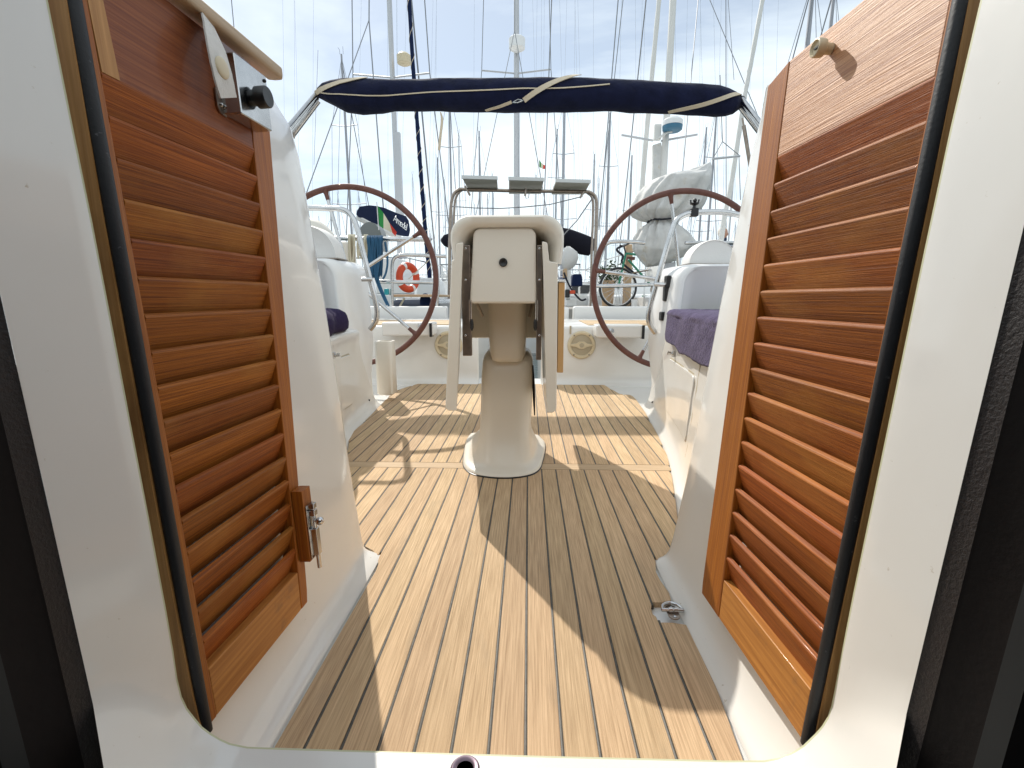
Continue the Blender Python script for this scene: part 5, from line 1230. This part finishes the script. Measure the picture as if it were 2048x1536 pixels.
# rope coils
def coil(px0, px1, py0, py1, n, m, label, Y=4.66, hang=2, r=.008):
    t = T('rope_coil', label, 'rope', at((px0 + px1) / 2, py0, Y)); random.seed(px0)
    for k in range(n):
        x0 = random.uniform(px0, px1); x1 = random.uniform(px0, px1); d = random.uniform(.72, 1.0); Yk = Y - random.uniform(0, .08)
        yb = lerp(py0, py1, d); s_ = (px1 - px0) * .3
        P = crom([at(x0, py0 - 4, Yk + .03), at(x0, py0 + 6, Yk - .02), at(lerp(x0, x1, .2) - s_ * .2, lerp(py0, yb, .5), Yk), at((x0 + x1) / 2, yb, Yk), at(lerp(x0, x1, .8) + s_ * .2, lerp(py0, yb, .5), Yk), at(x1, py0 + 6, Yk - .02), at(x1, py0 - 4, Yk + .03)], 4)
        mb = MB(); mb.tube(P, r, 6); t.part('loop', mb, m)
    return t
coil(735, 765, 476, 566, 16, 'rblue', 'thick coil of blue rope hanging on the left stern rail')
coil(697, 712, 474, 548, 8, 'rcream', 'knotted cream rope coil on the left stern rail, left of the blue one', r=.009)
coil(714, 736, 474, 522, 7, 'rcream', 'short cream rope loops beside the blue coil on the left stern rail')
t = T('blue_line', 'blue mooring line dropping from the coil to the deck behind the left wheel', 'rope', at(770, 610, 4.6))
for pts in (((742, 530), (752, 560), (762, 585), (774, 610)), ((748, 528), (757, 562), (768, 590), (778, 612)), ((770, 484), (775, 520), (772, 545), (766, 558))):
    mb = MB(); mb.tube(crom([at(x, y, 4.6) for x, y in pts], 5), .010, 6); t.part('strand', mb, 'rblue')
a = at(769, 590, 4.7); b = at(777, 577, 4.7); mb = MB(); mb.box((a.x, 4.68, a.z), (b.x, 4.74, b.z)); tag(obj('teal_pouch', mb, 'teal', bevel=.012), 'small turquoise pouch hanging below the blue rope coil', 'pouch')
# cream canister dome behind left console
c = at(612, 514, 5.4); mb = MB(); mb.sphere(c, .40, 28, 14, (1, .6, 1.08)); tag(obj('canister', mb, 'gel2'), 'big rounded cream liferaft canister half hidden behind the left console', 'liferaft')
# tan side box below
a = at(640, 560, 5.4); b = at(700, 484, 5.4); mb = MB(); mb.box((a.x, 5.3, a.z), (b.x, 5.6, b.z)); tag(obj('locker_box', mb, 'gel2', bevel=.03), 'cream locker box below the left stern rail beside the rope coils', 'box')
# neighbour's sail cover with flag
t = T('sail_cover', 'navy blue sail cover with white script lettering over a boom, inside the left wheel', 'sail cover', at(770, 450, 9.5))
st_ = [(714, 420, 430, 9.2), (718, 413, 434, 9.2), (737, 410.5, 442, 9.6), (750, 412, 449, 9.9), (765, 415.5, 457, 10.2), (790, 426, 468, 10.8), (808, 432, 472, 11.3), (814, 441, 473, 11.5), (818.5, 458, 473, 11.6)]
rings = []
for px, yt, yb, Y in st_:
    a = at(px, yt, Y); b = at(px, yb, Y); c = (a + b) / 2; h = (a.z - b.z) / 2
    rings.append([c + Vector((.25 * h * math.sin(2 * PI * k / 18), .45 * h * -math.cos(2 * PI * k / 18) if False else -.5 * h * math.cos(2 * PI * k / 18), h * math.sin(2 * PI * k / 18))) for k in range(18)])
mb = MB(); mb.loft(rings); t.part('cover', mb, 'navy2', angle=60)
mb = MB(); mb.tube([at(716, 436, 9.3), at(760, 459, 10), at(800, 477, 11)], .05, 8); t.part('boom', mb, 'mastw')
fc = bpy.data.curves.new('lettering', 'FONT'); fc.body = 'Amedel'; fc.size = .20; fc.shear = .35; fc.extrude = .002; fc.space_character = .82
fo_ = bpy.data.objects.new('lettering', fc); COL.objects.link(fo_)
dg = bpy.context.evaluated_depsgraph_get(); me = bpy.data.meshes.new_from_object(fo_.evaluated_get(dg)); bpy.data.objects.remove(fo_)
me.materials.clear(); me.materials.append(M['gelw']); wmax = max(v.co.x for v in me.vertices)
p0 = at(786, 441, 10.05); p1 = at(815, 463, 10.9); dX = (p1 - p0); upv = Vector((0, 0, 1)); upv = (upv - dX.normalized() * upv.dot(dX.normalized())).normalized()
for v in me.vertices: c_ = v.co.copy(); v.co = p0 + dX * (c_.x / wmax) + upv * c_.y * 1.1 + dX.cross(upv).normalized() * c_.z - t.loc
lo = bpy.data.objects.new('lettering', me); COL.objects.link(lo); lo.parent = t.e
# grey vinyl dome
c = at(740, 478, 8.6); mb = MB(); rr = .22
mb.loft([[c + Vector((r * math.cos(PI * k / 20), y, r * 1.35 * math.sin(PI * k / 20) - (.2 if k in (0, 20) else 0))) for k in range(21)] for y, r in ((0, .002), (-.01, rr * .9), (.0, rr * .97), (.3, rr))]); tag(obj('sprayhood', mb, 'greydome', angle=40), 'rounded grey sprayhood window below the navy sail cover on the left', 'sprayhood')
def flag(pp, q, n, name, label, Y, cat='flag'):
    """pp: staff top, staff bottom px; q: list of column polylines left-to-right (top px, bottom px)"""
    t = T('flag', label, 'flag', at(*pp[1], Y))
    if pp: mb = MB(); mb.tube([at(*pp[0], Y), at(*pp[1], Y)], .008 * n, 6); t.part('staff', mb, 'mastw')
    for i, (m_, nm) in enumerate((('green', 'green_stripe'), ('cream', 'white_stripe'), ('red', 'red_stripe'))):
        rows = []
        for k in range(7):
            f = i + k / 6; j = min(int(f), 2); g_ = f - j
            tp = (lerp(q[j][0][0], q[j + 1][0][0], g_), lerp(q[j][0][1], q[j + 1][0][1], g_)); bo = (lerp(q[j][1][0], q[j + 1][1][0], g_), lerp(q[j][1][1], q[j + 1][1][1], g_))
            rows.append([at(lerp(tp[0], bo[0], s_ / 6), lerp(tp[1], bo[1], s_ / 6), Y + .035 * n * math.sin(f * 2.4 + s_ * .35)) for s_ in range(7)])
        mb = MB(); mb.loft(rows, close=False); t.part(nm, mb, m_, angle=180)
    return t
flag(((753.5, 404), (757.5, 460)), [((755, 411), (759, 452)), ((767, 426), (767, 457)), ((779, 446), (785, 466)), ((793.5, 464), (791, 472.5))], 1, 'f', 'Italian tricolour flag hanging from a white staff in front of the navy sail cover', 8.2)
flag(((1078, 318), (1078.5, 338)), [((1078.5, 320), (1079, 334)), ((1082, 325), (1082, 336)), ((1086.5, 329), (1086, 338)), ((1091, 331), (1090, 338))], 1, 'g', 'tiny distant Italian flag flying in the sky above the middle solar panel', 20)
# white stern structures of the neighbouring boat
for nm, (xl, yb, xr, yt), Y, m_, lab in (('deck_box', (752, 588, 805, 516), 7.4, 'gelw', 'white stern cabin of the neighbouring boat behind the left stern rail'), ('deck_box', (833, 590, 880, 556), 9.5, 'gelw', 'low white deck box right of the lifebuoy'), ('cockpit_hood', (1143, 572, 1166, 548), 11, 'navy2', 'small dark blue hood of a boat just left of the right wheel rim'), ('deck_box', (1205, 566, 1240, 548), 9.6, 'gelw', 'white deck box behind the bicycle'), ('engine_box', (1318, 560, 1345, 520), 7.2, 'gelw', 'grey-white box behind the grey bundle')):
    a = at(xl, yb, Y); b = at(xr, yt, Y); w_ = b.x - a.x; h = b.z - a.z
    mb = MB(); mb.loft([[Vector((x, Y + y, z)) for x, y, z in ((a.x + i_, j_, a.z), (b.x - i_, j_, a.z), (b.x - i_ - w_ * .06, j_, b.z - h * .25), (b.x - i_ - w_ * .16, j_, b.z), (a.x + i_ + w_ * .16, j_, b.z), (a.x + i_ + w_ * .06, j_, b.z - h * .25))] for i_, j_ in ((0, 0), (0, .5), (w_ * .1, .9))]); tag(obj(nm, mb, m_, bevel=.015, angle=30), lab, nm.replace('_', ' '))
# ------------------------------------------------------------------ person on a boat far right
def person():
    Y = 13.0; hd = at(1445, 467, Y); S = 1.25
    base = Vector((hd.x, Y, hd.z - 1.62 * S))
    J = {'pel': (0, 0, .95), 'ch': (0.02, -.02, 1.28), 'nk': (.03, -.03, 1.46), 'hd': (.0, -.04, 1.6), 'ls': (-.20, -.02, 1.38), 'le': (-.27, -.06, 1.12), 'lw': (-.18, -.22, .98), 'rs': (.22, -.02, 1.38), 're': (.30, -.06, 1.12), 'rw': (.22, -.22, .98), 'lk': (-.11, -.05, .52), 'la': (-.12, .02, .08), 'lf': (-.13, -.14, .03), 'rk': (.11, -.05, .52), 'ra': (.12, .02, .08), 'rf': (.13, -.14, .03)}
    Rr = {'pel': .15, 'ch': .17, 'nk': .07, 'hd': .06, 'ls': .075, 'le': .05, 'lw': .033, 'rs': .075, 're': .05, 'rw': .033, 'lk': .07, 'la': .05, 'lf': .04, 'rk': .07, 'ra': .05, 'rf': .04}
    E = [('pel', 'ch'), ('ch', 'nk'), ('nk', 'hd'), ('ch', 'ls'), ('ls', 'le'), ('le', 'lw'), ('ch', 'rs'), ('rs', 're'), ('re', 'rw'), ('pel', 'lk'), ('lk', 'la'), ('la', 'lf'), ('pel', 'rk'), ('rk', 'ra'), ('ra', 'rf')]
    ks = list(J); me = bpy.data.meshes.new('body'); me.from_pydata([tuple(base + Vector(J[k]) * S) for k in ks], [(ks.index(a), ks.index(b)) for a, b in E], [])
    o = bpy.data.objects.new('person', me); COL.objects.link(o)
    sk = o.modifiers.new('skin', 'SKIN'); me.materials.append(M['shirt'])
    for i, k in enumerate(ks): me.skin_vertices[0].data[i].radius = (Rr[k] * S, Rr[k] * S)
    me.skin_vertices[0].data[0].use_root = True
    ss = o.modifiers.new('sub', 'SUBSURF'); ss.levels = 2; ss.render_levels = 2
    tag(o, 'white-haired person in a dark blue shirt seen beyond the right instrument cover', 'person')
    h = base + Vector(J['hd']) * S
    mb = MB(); mb.sphere(h + Vector((0, 0, .02)), .105 * S, 20, 14, (.82, .95, 1.15)); mb.sphere(h + Vector((-.09, -.03, 0)), .02 * S, 8, 6, (.5, 1, 1.4)); mb.sphere(h + Vector((.105, -.02, 0)), .02 * S, 8, 6, (.5, 1, 1.4)); mb.sphere(h + Vector((.03, -.125, 0)), .018 * S, 8, 6, (.8, 1, 1.3)); f = obj('head', mb, 'skin', o)
    mb = MB(); mb.sphere(h + Vector((-.01, .025, .055)), .112 * S, 20, 14, (.86, .95, 1.0)); obj('hair', mb, 'hair', o)
    for sx in (-1, 1):
        mb = MB(); hw = base + Vector(J['lw' if sx < 0 else 'rw']) * S; mb.sphere(hw + Vector((0, -.04, -.01)), .045 * S, 12, 8, (.6, 1, .35))
        for k in range(4): mb.tube([hw + Vector(((k - 1.5) * .022, -.07, -.01)), hw + Vector(((k - 1.5) * .024, -.11, -.025)), hw + Vector(((k - 1.5) * .024, -.125, -.05))], .010, 6)
        mb.tube([hw + Vector((-sx * .04, -.04, 0)), hw + Vector((-sx * .065, -.08, -.01))], .011, 6); obj('hand', mb, 'skin', o)
    t = thing('moored_boat', 'white boat at the far right carrying the white-haired person', 'boat', (base.x, Y - 2.5, base.z - 1.41))
    link('hull', proto['hull'], t); link('cabin', proto['cabin'], t, (0, 2.5, 0))
person()
